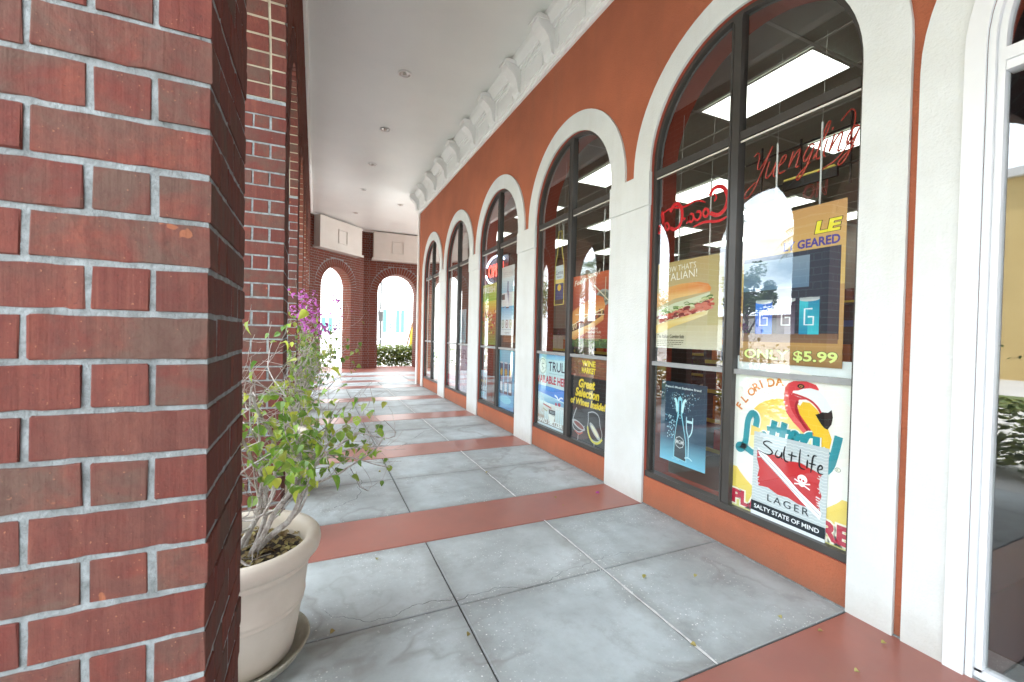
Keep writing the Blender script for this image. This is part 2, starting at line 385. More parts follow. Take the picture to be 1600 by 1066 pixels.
def slab(x0, x1, y0, y1, mat=M_conc, name='paving_slab', z=0., gap=.004):
    me = bpy.data.meshes.new(name); b = .004
    x0 += gap; x1 -= gap; y0 += gap; y1 -= gap
    V = [(x0, y0, -.011), (x1, y0, -.011), (x1, y1, -.011), (x0, y1, -.011), (x0, y0, z-b), (x1, y0, z-b), (x1, y1, z-b), (x0, y1, z-b),
         (x0+b, y0+b, z), (x1-b, y0+b, z), (x1-b, y1-b, z), (x0+b, y1-b, z)]
    F = [(0, 1, 5, 4), (1, 2, 6, 5), (2, 3, 7, 6), (3, 0, 4, 7), (4, 5, 9, 8), (5, 6, 10, 9), (6, 7, 11, 10), (7, 4, 8, 11)]
    # top split into four triangles round a centre so that UV = distance to the edges
    cx, cy = (x0+x1)/2, (y0+y1)/2
    V += [(cx, y0+b, z), (x1-b, cy, z), (cx, y1-b, z), (x0+b, cy, z), (cx, cy, z)]
    F += [(8, 12, 16, 15), (12, 9, 13, 16), (16, 13, 10, 14), (15, 16, 14, 11)]
    me.from_pydata(V, [], F); me.materials.append(mat)
    uv = me.uv_layers.new(name='UVMap')
    for l in me.loops:
        v = V[l.vertex_index]; uv.data[l.index].uv = (min(v[0]-x0, x1-v[0]), min(v[1]-y0, y1-v[1]))
    me.update(); return link(name, me, floor)
XJ = [-.9, -.2, .664, 1.527, 2.437]
for n in range(-2, 6):
    yb = Y0+n*P; ye = yb+P-W
    if n == 5: ye = 11.9
    for i in range(4):
        ym = yb+(ye-yb)*.527
        slab(XJ[i], XJ[i+1], yb, ym); slab(XJ[i], XJ[i+1], ym, ye)
    if n < 5: slab(XJ[0], XJ[-1], ye, ye+W, M_red, 'painted_band')
# corner of the walkway beyond the shop
for (ya, yb, m) in ((11.9, 12.35, M_red), (12.35, 13.3, M_conc), (13.3, 13.75, M_red), (13.75, 14.75, M_conc), (14.75, 17.2, M_red)):
    nm = 'painted_band' if m is M_red else 'paving_slab'
    if m is M_red: slab(-.9, 8.9, ya, yb, m, nm)
    else:
        for i, (xa, xb) in enumerate(((-.9, .664), (.664, 2.437), (2.437, 4.2), (4.2, 6), (6, 8.9))): slab(xa, xb, ya, yb, m, nm)
for i, xa in enumerate((2.437, 4.4, 6.6)): slab(xa, min(xa+2.1, 8.9), 11.36, 11.9)
for n in range(-1, 5):
    yb = Y0+n*P; s = MB()
    pts = [yb+k*(P-W)/24 for k in range(25)]
    L = []; Rr = []
    for y in pts:
        wd = random.uniform(.0045, .008); o = random.uniform(-.002, .002); L.append((1.527-wd+o, y, .0015)); Rr.append((1.527+wd+o, y, .0015))
    for i in range(24): s.face([L[i], Rr[i], Rr[i+1], L[i+1]])
    s.build('joint_sealant', M_seal, floor)
def crack(path, w0=.0035, jit=.012, name='crack'):
    s = MB(); pts = [Vector((*p, .0012)) for p in path]
    for it in range(4):
        q = [pts[0]]
        for a, b in zip(pts, pts[1:]):
            d = b-a; m = (a+b)/2 + Vector((-d.y, d.x, 0))*random.uniform(-.16, .16); q += [m, b]
        pts = q
    L = []
    for i, p in enumerate(pts):
        d = (pts[min(i+1, len(pts)-1)]-pts[max(i-1, 0)]).normalized(); n = Vector((-d.y, d.x, 0))
        wd = w0*random.uniform(.25, .6)*(1 - .6*i/len(pts)); L.append((p+n*wd, p-n*wd))
    for (a, b), (c, d) in zip(L, L[1:]): s.face([a, b, d, c])
    s.build(name, M_crack, floor)
crack([(.645, 2.07), (.45, 2.10), (.30, 2.06), (.16, 2.12), (.06, 2.22)])
crack([(.66, 2.05), (.95, 2.06), (1.3, 2.09), (1.55, 2.12), (1.9, 2.10)], .003)
crack([(.15, 3.5), (.35, 3.72), (.40, 4.0), (.3, 4.3), (.34, 4.6)], .004)
crack([(1.1, 5.4), (1.3, 5.7), (1.6, 5.9), (1.9, 6.3)], .004)

# ------------------------------------------------------------------ ceiling
c = MB(); c.box(-.95, 9, -6, 17.4, CEIL, CEIL+.25); c.build('walkway_ceiling', M_ceil)['kind'] = 'structure'

# ------------------------------------------------------------------ bricks
def brick_mesh(lx, ly, lz, seed, cuts=4, jit=.0013, bev=.0016):
    rnd = random.Random(seed); bm = bmesh.new(); bmesh.ops.create_cube(bm, size=1)
    for v in bm.verts: v.co = Vector((v.co.x*lx, v.co.y*ly, v.co.z*lz))
    for ax, L in ((0, lx), (1, ly)):
        if L > .2 and cuts:
            es = [e for e in bm.edges if abs((e.verts[0].co-e.verts[1].co)[ax]) > L*.9]
            bmesh.ops.subdivide_edges(bm, edges=es, cuts=cuts, use_grid_fill=True)
    sharp = [e for e in bm.edges if len(e.link_faces) == 2 and e.calc_face_angle(0) > .5]
    bmesh.ops.bevel(bm, geom=sharp, offset=bev, segments=1, affect='EDGES')
    for v in bm.verts: v.co += Vector([rnd.uniform(-jit, jit) for _ in range(3)])
    me = bpy.data.meshes.new('brick'); bm.to_mesh(me); bm.free(); me.materials.append(M_brick)
    return me
BZ = .071
_bm = {}
def bmesh_for(lx, ly, near):
    k = (round(lx, 3), round(ly, 3), near)
    if k not in _bm: _bm[k] = [brick_mesh(lx, ly, BZ, hash(k) % 9999+i, 9 if near else 0, .0013 if near else .001) for i in range(5 if near else 3)]
    return random.choice(_bm[k])
PLAN = {1: [(0, .075, 0, .235), (0, .235, .2455, .3205), (0, .235, .331, .406), (.0855, .1605, 0, .235), (.171, .406, 0, .075), (.4165, .6515, 0, .075), (.5765, .6515, .0855, .3205), (.2455, .4805, .331, .406), (.491, .6515, .331, .406)],
        0: [(0, .235, 0, .075), (0, .235, .0855, .1605), (0, .075, .171, .406), (.2455, .3205, 0, .235), (.331, .406, 0, .235), (.4165, .6515, 0, .075), (.5765, .6515, .0855, .3205), (.0855, .3205, .331, .406), (.331, .6515, .331, .406)]}
def pier(y, label, near=False, individual=True):
    """brick pier, inner edge at PX, front at y, brick courses to the arch spring"""
    root = tag(empty('brick_pier', (PX, y, -.016)), label, 'brick pier', 'brick piers carrying the arcade along the walkway')
    c = MB(); rc = .003; c.box(-PT+rc, -rc, rc, PL-rc, -.12, PSPR+.016); c.build('mortar_core', M_mortar, root)
    mb = MB()
    for k in range(33):
        for (a, b, c0, c1) in PLAN[k % 2]:
            z = k*CO+.005+BZ/2
            cx, cy = -(a+b)/2, (c0+c1)/2
            j = .0018
            if individual:
                o = link('brick', bmesh_for(b-a, c1-c0, near), root, (cx+random.uniform(-j, j), cy+random.uniform(-j, j), z+random.uniform(-j, j)*.7))
                o.rotation_euler = (random.uniform(-.004, .004), random.uniform(-.004, .004), random.choice((0, PI))+random.uniform(-.004, .004))
            else:
                mb.col = (random.random(),)*3; mb.box(-b, -a, c0, c1, z-BZ/2, z+BZ/2)
    if not individual:
        o = mb.build('brick', M_brickj, root, 'rnd'); o['kind'] = 'stuff'
    return root
pier(PY, 'nearest brick pier, filling the left edge, with long dark red bricks in pale mortar', near=True)
pier(PY+P, 'second brick pier, just behind the potted bougainvillea')
pier(PY+2*P, 'third brick pier along the left side, seen edge on')
for n, t in ((3, 'fourth brick pier from the front, mostly hidden by nearer piers'), (4, 'fifth brick pier from the front, mostly hidden by nearer piers'),
             (5, 'sixth brick pier from the front, mostly hidden by nearer piers'), (6, 'last brick pier on the left before the angled wall')):
    pier(PY+n*P, t, individual=False)
pier(PY-P, 'brick pier just behind the viewpoint', individual=False)

# bricks as one joined field over a wall face with arches
def field(mb, T, u0, u1, z0, z1, ops, ring_w, d=.0, th=.03, seed=3):
    rnd = random.Random(seed); k0 = int(round(z0/CO)); k1 = int(z1/CO)
    for k in range(k0, k1+1):
        za = k*CO+.005; zb = min(za+BZ, z1)
        if zb-za < .015: continue
        u = u0-(k % 2)*.1 - .2
        seq = [.235, .075, .075] if k % 2 == 0 else [.235, .235, .235]
        i = 0
        while u < u1:
            L = seq[i % 3]; i += 1
            a, b = max(u, u0), min(u+L, u1); u += L+.010
            if b-a < .02: continue
            segs = [(a, b)]
            for uc, r, sp, sill in ops:
                zm = za if za > sp else min(zb, sp)
                rr = r+ring_w+.008 if zb > sp else r
                zm = max(za-sp, 0)
                if zm >= rr: continue
                h = math.sqrt(rr*rr-zm*zm); n2 = []
                for (s, e) in segs:
                    if e <= uc-h or s >= uc+h: n2.append((s, e)); continue
                    if s < uc-h: n2.append((s, uc-h))
                    if e > uc+h: n2.append((uc+h, e))
                segs = n2
            for s, e in segs:
                if e-s < .015: continue
                j = rnd.uniform(-.0015, .0015); mb.col = (rnd.random(),)*3
                P8 = [T(s, za, d+j), T(e, za, d+j), T(e, zb, d+j), T(s, zb, d+j), T(s, za, d+th), T(e, za, d+th), T(e, zb, d+th), T(s, zb, d+th)]
                mb.idx(P8, [(0, 1, 2, 3), (0, 4, 5, 1), (1, 5, 6, 2), (2, 6, 7, 3), (3, 7, 4, 0)])
def voussoirs(mb, T, uc, sp, r, rw, d0, d1, n, seed=5):
    rnd = random.Random(seed)
    for i in range(n):
        a0 = PI*i/n+.005/r; a1 = PI*(i+1)/n-.005/r; mb.col = (rnd.random(),)*3
        j = rnd.uniform(-.0015, .0015)
        q = [(r, a0), (r, a1), (r+rw, a1-.006), (r+rw, a0+.006)]
        mb.prism([(uc-x*math.cos(a), sp+x*math.sin(a)) for x, a in q], d0+j, d1, T)

# arcade wall above the piers
def TL(u, z, d): return (PX-d, u, z)
arc = tag(empty('arcade_wall', (PX, 0, PSPR)), 'brick arcade wall with round arches running along the left side above the piers', 'brick wall')
inv = Matrix.Translation((-PX, 0, -PSPR))
def TLp(u, z, d): return (-d, u, z-PSPR)
cens = [PC0+n*P for n in range(-3, 7)]
YA0, YA1 = PY-2*P-.5, 14.70
mb = MB(); rc = .006
arch_wall(mb, TLp, YA0, YA1, PSPR, CEIL, [(u, PR+rc, PSPR-.0001, -9) for u in cens if u-PR > YA0 and u+PR < YA1], rc, PT-rc, (0, 1))
mb.build('mortar_core', [M_mortar, M_mortar_cream], arc)
ops = [(u, PR, PSPR, -9) for u in cens]
mb = MB(); field(mb, TLp, YA0, YA1, PSPR, CEIL, ops, .22, 0); field(mb, lambda u, z, d: (-PT+d, u, z-PSPR), YA0, YA1, PSPR, CEIL, ops, .22, 0, seed=8)
o = mb.build('brick', M_brickj, arc, 'rnd'); o['kind'] = 'stuff'
NV = 30
for ai, uc in enumerate(cens):
    if ai in (3, 4):       # the two arches whose soffit shows
        for i in range(NV):
            for (da, db, rw) in ((0, .075, .22), (.0885, .563, .06), (.5765, .6515, .22)):
                m1 = MB(); voussoirs_one = None
                a0 = PI*i/NV+.005/PR; a1 = PI*(i+1)/NV-.005/PR; rr = PR+random.uniform(-.002, .002)
                q = [(rr, a0), (rr, a1), (rr+rw, a1-.006), (rr+rw, a0+.006)]
                m1.prism([(uc-x*math.cos(a), PSPR+x*math.sin(a)) for x, a in q], da+random.uniform(-.001, .002), db, TLp)
                m1.build('brick', M_brick, arc)
    elif uc-PR > YA0 and uc+PR < YA1+.3:
        mb = MB()
        for (da, db, rw) in ((0, .075, .22), (.0885, .563, .06), (.5765, .6515, .22)): voussoirs(mb, TLp, uc, PSPR, PR, rw, da, db, NV, ai)
        o = mb.build('arch_brick', M_brickj, arc, 'rnd'); o['kind'] = 'stuff'

# end walls: angled (A) and square (B)
S2 = 1/math.sqrt(2); CX, CY = 1.56, 16.40
def TA(u, z, d):
    d = d*.62 if d > 0 else d
    return (CX-u*S2-d*S2, CY-u*S2+d*S2, z)       # u runs left from the corner, d outwards
def TB(u, z, d): return (CX+u, CY+d, z)
def endwall(name, label, T, u0, u1, op, seed):
    root = tag(empty(name, (0, 0, 0)), label, 'brick wall')
    mb = MB(); arch_wall(mb, T, u0, u1, -.14, CEIL, [(op[0], op[1]+.006, op[2], op[3]-.2)], .006, .594, (0, 0), 24); mb.build('mortar_core', M_mortar, root)
    mb = MB(); field(mb, T, u0, u1, 0, CEIL, [op], .25, 0, seed=seed)
    # brick reveal of the arch
    uc, r, sp, _ = op; rn = random.Random(seed)
    for k in range(int(sp/CO)):
        za = k*CO+.005
        for sgn in (-1, 1):
            us = uc+sgn*r
            for (da, db) in (((.0, .295), (.305, .6)) if k % 2 else ((.0, .092), (.102, .397), (.407, .6))):
                mb.col = (rn.random(),)*3
                ua, ub = (us-.03, us) if sgn < 0 else (us, us+.03)
                mb.idx([T(ua, za, da+.001), T(ub, za, da+.001), T(ub, za, db), T(ua, za, db), T(ua, za+BZ, da+.001), T(ub, za+BZ, da+.001), T(ub, za+BZ, db), T(ua, za+BZ, db)],
                       [(0, 3, 2, 1), (4, 5, 6, 7), (0, 1, 5, 4), (1, 2, 6, 5), (2, 3, 7, 6), (3, 0, 4, 7)])
    o = mb.build('brick', M_brickj, root, 'rnd'); o['kind'] = 'stuff'
    mb = MB(); voussoirs(mb, T, uc, sp, r, .25, -.004, .092, 27, seed); voussoirs(mb, T, uc, sp, r, .06, .107, .59, 27, seed+1)
    o = mb.build('arch_brick', M_brickj, root, 'rnd'); o['kind'] = 'stuff'
    return root
endwall('rear_light_screen', 'added brick wall with an arch, unseen behind the viewpoint, cutting light from the rear', lambda u, z, d: (-.9+u, -2.45-d, z), 0, 3.3, (1.6, .70, 2.76, 0), 41)  # wall added out of view to hold back light from behind
wa = endwall('angled_end_wall', 'angled brick wall at the far end left, one narrow round arch and a cream panel above', TA, 0, 2.75, (1.31, .68, 2.76, 0), 21)
wb = endwall('far_end_wall', 'square brick wall closing the walkway, its arch looking out on a hedge and white building', TB, 0, 5.2, (1.20, .70, 2.76, 0), 31)
def panel(root, T, u0, u1, s0, s1):
    mb = MB()
    def bx(m, a, b, z0, z1, d0, d1):
        m.idx([T(a, z0, d0), T(b, z0, d0), T(b, z0, d1), T(a, z0, d1), T(a, z1, d0), T(b, z1, d0), T(b, z1, d1), T(a, z1, d1)],
              [(0, 3, 2, 1), (4, 5, 6, 7), (0, 1, 5, 4), (1, 2, 6, 5), (2, 3, 7, 6), (3, 0, 4, 7)])
    bx(mb, u0, u1, 3.97, 4.90, -.25, .003); p = mb.build('cream_panel', M_panel, root)
    m = MB(); bx(m, u0-.05, u1+.05, 3.90, 3.968, -.30, .003); m.build('ledge', M_panel, p)
    m = MB(); f = .025
    bx(m, s0, s1, 4.17, 4.17+f, -.275, -.251); bx(m, s0, s1, 4.62-f, 4.62, -.275, -.251); bx(m, s0, s0+f, 4.17+f, 4.62-f, -.275, -.251); bx(m, s1-f, s1, 4.17+f, 4.62-f, -.275, -.251)
    m.build('square_relief', M_panel, p)
panel(wa, TA, .42, 2.31, 1.14, 1.54)
panel(wb, TB, .30, 2.6, .95, 1.38)
# thin white trim where the ceiling meets the brick
m = MB()
m.prism([(0, CEIL-.05), (.03, CEIL-.05), (.05, CEIL), (0, CEIL)], YA0, YA1, lambda u, v, d: (PX+u, d, v))
m.box(CX-.02, 6.7, CY-.05, CY-.003, CEIL-.05, CEIL)
m.idx([TA(0, CEIL-.05, -.05), TA(2.6, CEIL-.05, -.05), TA(2.6, CEIL-.05, -.003), TA(0, CEIL-.05, -.003), TA(0, CEIL-.001, -.05), TA(2.6, CEIL-.001, -.05), TA(2.6, CEIL-.001, -.003), TA(0, CEIL-.001, -.003)],
      [(0, 3, 2, 1), (4, 5, 6, 7), (0, 1, 5, 4), (1, 2, 6, 5), (2, 3, 7, 6), (3, 0, 4, 7)])
tag(m.build('ceiling_trim', M_white2), kind='structure')

# ------------------------------------------------------------------ shop building
shop = tag(empty('shop_building', (A, 0, 0)), 'orange stucco shop with a row of arched windows in white surrounds on the right', 'building')
def TS(u, z, d): return (d, u, z)             # parent at (A,0,0): d measured from the trim face
wins = [Y0+n*P+RW for n in range(5)]
DC = .836-.74                                   # door centre
mb = MB()
YE = 11.33
arch_wall(mb, TS, -6, YE, -.14, 5.3, [(u, RW, SPR, .222) for u in wins]+[(DC, .74, 2.53, -.2)], .020, .285, (0, 1), 26)
mb.build('wall', [M_orange, M_orange_in], shop)
m = MB(); m.box(.020, .285, 0, 0, 0, 0) if False else None
# added upper mass and roof slab out of view, to block sun and sky
m = MB(); m.box(.03, 7, -6, YE-.01, 5.31, 6.6); m.box(-3.5, 7, -6, 17.5, 5.205, 5.30); m.build('upper_sun_block', M_orange, shop)
m = MB(); m.box(.285, 7, YE-.25, YE, -.14, 5.2); m.build('end_wall', M_orange, shop)
m = MB(); m.box(-.012, .019, YE-.10, YE+.02, 0, 4.40); m.box(.0191, .30, YE+.001, YE+.02, 0, 4.40); m.build('corner_board', M_white2, shop)
# archivolts, pilasters, caps
for n, uc in enumerate(wins):
    m = MB(); ring(m, TS, uc, SPR, RW, RW+.19, 0, .0199, legs=(2.71 if n == 0 else SPR-2.666, SPR-2.666) if n < 4 else (SPR-2.666, 2.71), n=36)
    m.build('archivolt', M_white, shop)
for n in range(1, 5):
    y1 = Y0+n*P; y0 = y1-W
    m = MB(); m.box(0, .0199, y0, y1, 0, 2.40); m.build('pilaster', M_white, shop)
    m = MB(); m.box(-.010, .0199, y0-.006, y1+.006, 2.402, 2.664); m.build('pilaster_cap', M_white, shop)
# curb faces keep the wall colour; thin caulk line at the floor
m = MB(); m.box(.010, .0195, -.7, YE, 0, .006); m.build('floor_caulk', M_mortar, shop)

# cornice
cor = MB()
for (x0, z0, z1) in ((-.012, 4.40, 4.445), (-.030, 4.445, 4.462), (-.006, 4.462, 4.80), (-.03, 4.80, 4.83), (-.055, 4.83, CEIL-.001)):
    cor.box(x0, .0199, -6, YE+.02, z0, z1)
cor.prism([(-.055, 4.83), (-.055, CEIL-.001), (-.13, CEIL-.001), (-.11, 4.90)], -6, YE+.02, lambda u, v, d: (u, d, v))
cornice = cor.build('cornice', M_white2, shop)
prof = [(-.006, 4.50), (-.035, 4.515), (-.055, 4.56), (-.06, 4.62), (-.08, 4.68), (-.12, 4.735), (-.165, 4.77), (-.20, 4.79), (-.215, 4.825), (-.215, 4.86), (-.006, 4.86)]
for k in range(-1, 9):
    yc = 4.40+.8775*k
    m = MB(); m.prism(prof, yc-.085, yc+.085, lambda u, v, d: (u, d, v)); m.prism([(-.007, 4.861), (-.24, 4.861), (-.24, 4.885), (-.21, 4.905), (-.007, 4.905)], yc-.10, yc+.10, lambda u, v, d: (u, d, v))
    m.build('bracket', M_white2, cornice)
    if k < 8:
        m = MB(); ya, yb = yc+.17, yc+.8775-.17; f = .022
        for (a, b, z0, z1) in ((ya, yb, 4.52, 4.52+f), (ya, yb, 4.76-f, 4.76), (ya, ya+f, 4.52+f, 4.76-f), (yb-f, yb, 4.52+f, 4.76-f)): m.box(-.018, -.0061, a, b, z0, z1)
        m.build('frieze_panel', M_white2, cornice)

# windows
def window(n, uc):
    fr = MB(); d0 = XF-A; fw = .029
    # outer frame following the opening
    path_o = [(uc-RW, SILL-.048)]+[(uc-RW*math.cos(PI*i/36), SPR+RW*math.sin(PI*i/36)) for i in range(37)]+[(uc+RW, SILL-.048)]
    ri = RW-fw
    path_i = [(uc-ri, SILL-.002)]+[(uc-ri*math.cos(PI*i/36), SPR+ri*math.sin(PI*i/36)) for i in range(37)]+[(uc+ri, SILL-.002)]
    for i in range(len(path_o)-1):
        a, b, c_, d_ = path_o[i], path_o[i+1], path_i[i+1], path_i[i]
        fr.face([TS(*a, d0), TS(*b, d0), TS(*c_, d0), TS(*d_, d0)]); fr.face([TS(*d_, d0), TS(*c_, d0), TS(*c_, d0+.06), TS(*d_, d0+.06)])
        fr.face([TS(*a, d0+.06), TS(*d_, d0+.06), TS(*c_, d0+.06), TS(*b, d0+.06)]); fr.face([TS(*a, d0), TS(*a, d0+.06), TS(*b, d0+.06), TS(*b, d0)])
    fr.box(d0-.012, d0+.06, uc-RW, uc+RW, SILL-.048, SILL-.003)
    f = fr.build('window', M_frame, shop)
    m = MB(); zt = SPR+math.sqrt(ri*ri-.036**2)
    m.box(d0-.008, d0+.05, uc-.036, uc+.036, SILL-.002, zt+.004); m.box(d0-.0145, d0-.0085, uc-.036, uc-.024, SILL, zt-.03); m.box(d0-.0145, d0-.0085, uc+.024, uc+.036, SILL, zt-.03)
    m.build('mullion', M_frame, f)
    m = MB()
    for s in (-1, 1):
        a, b = sorted((uc+s*.037, uc+s*(ri-.001))); m.box(d0-.004, d0+.045, a, b, 2.615, 2.665)
    m.build('upper_transom', M_frame, f)
    m = MB()
    for s in (-1, 1):
        a, b = sorted((uc+s*.037, uc+s*(ri-.001))); m.box(d0+.002, d0+.045, a, b, 1.118, 1.150)
    m.build('lower_transom', M_frame2 if n != 0 else M_frame2, f)
    m = MB()
    for s in (-1, 1):
        a, b = sorted((uc+s*.037, uc+s*(ri-.001))); m.box(d0+.004, d0+.012, a, b, 2.598, 2.608)
    m.build('glazing_bead', M_panel, f)
    dg = XGL-A
    for s in (-1, 1):
        a, b = sorted((uc+s*.036, uc+s*ri))
        for (z0, z1) in ((SILL-.002, 1.118), (1.150, 2.615)):
            m = MB(); m.face([(dg, a, z0), (dg, b, z0), (dg, b, z1), (dg, a, z1)]); m.build('pane', M_glass, f)
        pts = [(dg, uc+s*.036, 2.665)]
        k0 = []
        for i in range(17):
            th = (PI/2)*(1-i/16); y = ri*math.cos(th); z = SPR+ri*math.sin(th)
            if y >= .036: pts.append((dg, uc+s*y, z))
        pts.insert(1, (dg, uc+s*.036, zt)); pts.append((dg, uc+s*ri, 2.665))
        m = MB(); m.face(pts); m.build('pane', M_glass, f)
for n, uc in enumerate(wins): window(n, uc)

# white arched doorway at the right edge
d = MB(); ring(d, TS, DC, 2.53, .74, .922, 0, .0199, legs=2.53, n=36); d.build('door_surround', M_white, shop)
d = MB(); ring(d, TS, DC, 2.53, .712, .775, -.010, .002, legs=2.53, n=36); ring(d, TS, DC, 2.53, .690, .711, .004, .05, legs=2.53, n=36)
dd = d.build('door', M_doorwhite, shop)
d = MB(); ring(d, TS, DC, 2.53, .667, .689, .022, .07, legs=2.50, n=36)
d.box(.022, .07, DC-.689, DC+.689, .0, .04)
d.box(.015, .09, DC-.666, DC+.666, 2.45, 2.50); d.box(.025, .09, DC-.666, DC+.666, 2.415, 2.449); d.build('frame', M_doorwhite, dd)
m = MB(); m.face([(.05, DC-.67, .03), (.05, DC+.67, .03), (.05, DC+.67, 2.41), (.05, DC-.67, 2.41)]); m.build('pane', M_glass, dd)
m = MB(); m.face([(.05, DC+.67*math.cos(PI*i/20), 2.5+.69*math.sin(PI*i/20)) for i in range(21)]); m.build('pane', M_glass, dd)
m = MB(); m.box(.02, .3, DC-.74, DC+.74, -.139, -.001); m.build('threshold', M_conc, dd)

# ------------------------------------------------------------------ shop interior
m = MB(); m.box(2.71, 9.4, -5.9, 11.07, 3.60, 3.66)
ic = tag(m.build('shop_ceiling', M_int_ceil), kind='structure')
m = MB(); m.box(2.71, 9.4, 1.10, 11.07, -.10, -.02); tag(m.build('shop_floor', M_int_floor), kind='structure')
m = MB(); m.box(9.3, 9.4, -5.9, 11.07, -.02, 3.59); m.box(2.71, 9.3, -5.9, -5.8, -.02, 3.59); m.box(2.71, 9.3, 10.95, 11.06, -.02, 3.59)

tag(m.build('shop_inner_wall', M_int_wall), kind='structure')
m = MB(); m.box(2.71, 9.3, 1.03, 1.09, -.10, 3.59); m.box(2.71, 9.4, -5.9, 1.029, -.10, -.02); m.box(8.9, 8.95, -5.7, 1.02, -.02, 3.59); m.box(2.72, 8.9, -5.7, 1.02, 3.5, 3.58)  # added partition and shell, near-black in colour to stand in for shade
tag(m.build('added_dark_room_shell', simple('room_shade_colour', (.045, .045, .05), .6)), kind='structure')
m = MB()
gx, gy = .555, 1.11
x = 3.42-gx
while x < 9.3:
    m.box(x-.012, x+.012, -.8, 11, 3.592, 3.5995) if x > 2.72 else None
    x += gx
y = 2.09-gy*3
while y < 10.9:
    m.box(2.72, 9.3, y-.012, y+.012, 3.588, 3.5915); y += gy
m.build('ceiling_grid', M_tgrid, ic)
tl = 0
LBL = ['nearest bright ceiling light seen in the big window arch', 'second bright ceiling light inside, seen through the second window']
for ix, xx in enumerate((3.42, 5.085, 6.75, 8.4)):
    for iy in range(-1, 7):
        yy = 2.09+iy*gy*2
        if not (1.1 < yy < 9.6): continue
        t = tag(empty('ceiling_light', (xx+.2775, yy+.555, 3.585)),
                'fluorescent panel in shop ceiling, %s row from the glass, %s from the door' % (('first', 'second', 'third', 'fourth')[ix], ('nearest', 'first', 'second', 'third', 'fourth', 'fifth', 'sixth', 'seventh')[iy+1]),
                'ceiling light', 'fluorescent panels in the shop ceiling')
        m = MB(); f = .02; a, b = .2655, .543
        m.box(-a, a, -b, -b+f, -.006, .0025); m.box(-a, a, b-f, b, -.006, .0025); m.box(-a, -a+f, -b+f, b-f, -.006, .0025); m.box(a-f, a, -b+f, b-f, -.006, .0025)
        m.build('frame', M_tgrid, t)
        m = MB(); m.face([(-a+f, -b+f, -.003), (-a+f, b-f, -.003), (a-f, b-f, -.003), (a-f, -b+f, -.003)]); m.build('diffuser', M_troffer, t)
# shelves with stock
stockm = []
PAL = [srgb(190, 40, 35), srgb(220, 180, 60), srgb(60, 90, 150), srgb(50, 110, 60), srgb(210, 200, 180), srgb(120, 60, 40), srgb(200, 110, 40), srgb(90, 40, 90), srgb(30, 30, 35)]
def shelf(x, y0, y1, label, h=1.7, dp=.45):
    t = tag(empty('store_shelf', (x, (y0+y1)/2, -.02)), label, 'shelf', 'stocked shelves inside the shop'); L = (y1-y0)/2
    m = MB(); m.box(dp/2-.02, dp/2, -L, L, 0, h); m.build('back_panel', M_shelf, t)
    for s in (-1, 1):
        m = MB(); m.box(-dp/2, dp/2-.02, s*L-.015, s*L+.015, 0, h); m.build('end_panel', M_shelf, t)
    mb = MB(); z = .12
    while z < h-.1:
        m = MB(); m.box(-dp/2, dp/2-.021, -L+.016, L-.016, z-.02, z); m.build('shelf_board', M_shelf, t)
        m = MB(); m.box(-dp/2-.012, -dp/2-.001, -L+.016, L-.016, z-.03, z+.01); m.build('price_rail', simple_y, t)
        yy = -L+.05; 
        while yy < L-.085:
            wd = random.uniform(.05, .13); hh = random.uniform(.12, .27); rep = random.randint(1, 4); c_ = random.choice(PAL)
            for _ in range(rep):
                if yy > L-.085: break
                mb.col = c_
                if wd < .08:
                    mb.lathe([(0, z+.001), (wd/2, z+.002), (wd/2, z+hh*.6), (wd/6, z+hh*.8), (wd/6, z+hh), (0, z+hh)], 8, -dp/2+.08, yy)
                else: mb.box(-dp/2+.02, -dp/2+.2, yy-wd/2+.004, yy+wd/2-.004, z+.001, z+hh)
                yy += wd+.004
        z += .33
    o = mb.build('stock', M_print, t, 'ink'); o['kind'] = 'stuff'
simple_y = simple('yellow_price_rail', (.55, .42, .06), .5)
shelf(4.1, 1.2, 1.95, 'dark shelf of coloured bottles behind the price banner window', 1.9)
shelf(4.3, 2.0, 3.6, 'stocked shelf behind the sandwich poster window', 1.5)
shelf(4.3, 4.2, 5.8, 'stocked shelf standing behind the second window', 1.5)
shelf(5.9, 1.3, 3.2, 'middle aisle shelf with mixed goods, deeper inside the shop', 1.8)
shelf(5.9, 3.8, 7.0, 'far aisle shelf with mixed goods behind the second and third windows', 1.8)
shelf(4.3, 6.3, 7.7, 'stocked shelf behind the window with the open sign', 1.5)
shelf(9.0, 1.3, 9.5, 'long wall shelf of bottles along the rear of the shop', 2.3)

# ------------------------------------------------------------------ printed things
_tc = {}
def text_mesh(s, shear=0, off=0., bevel=0, outline=False, sp=1.):
    k = (s, shear, off, bevel, outline, sp)
    if k in _tc: return _tc[k]
    cu = bpy.data.curves.new('t', 'FONT'); cu.body = s; cu.shear = shear; cu.offset = off; cu.resolution_u = 3; cu.space_character = sp
    if outline: cu.fill_mode = 'NONE'; cu.bevel_depth = bevel; cu.bevel_resolution = 1
    o = bpy.data.objects.new('t', cu); col.objects.link(o); dg = bpy.context.evaluated_depsgraph_get(); dg.update()
    me = bpy.data.meshes.new_from_object(o.evaluated_get(dg)); V = [tuple(v.co) for v in me.vertices]; F = [tuple(p.vertices) for p in me.polygons]
    bpy.data.objects.remove(o); bpy.data.curves.remove(cu); bpy.data.meshes.remove(me)
    x0 = min(v[0] for v in V); x1 = max(v[0] for v in V); y0 = min(v[1] for v in V); y1 = max(v[1] for v in V)
    _tc[k] = (V, F, (x0, x1, y0, y1)); return _tc[k]

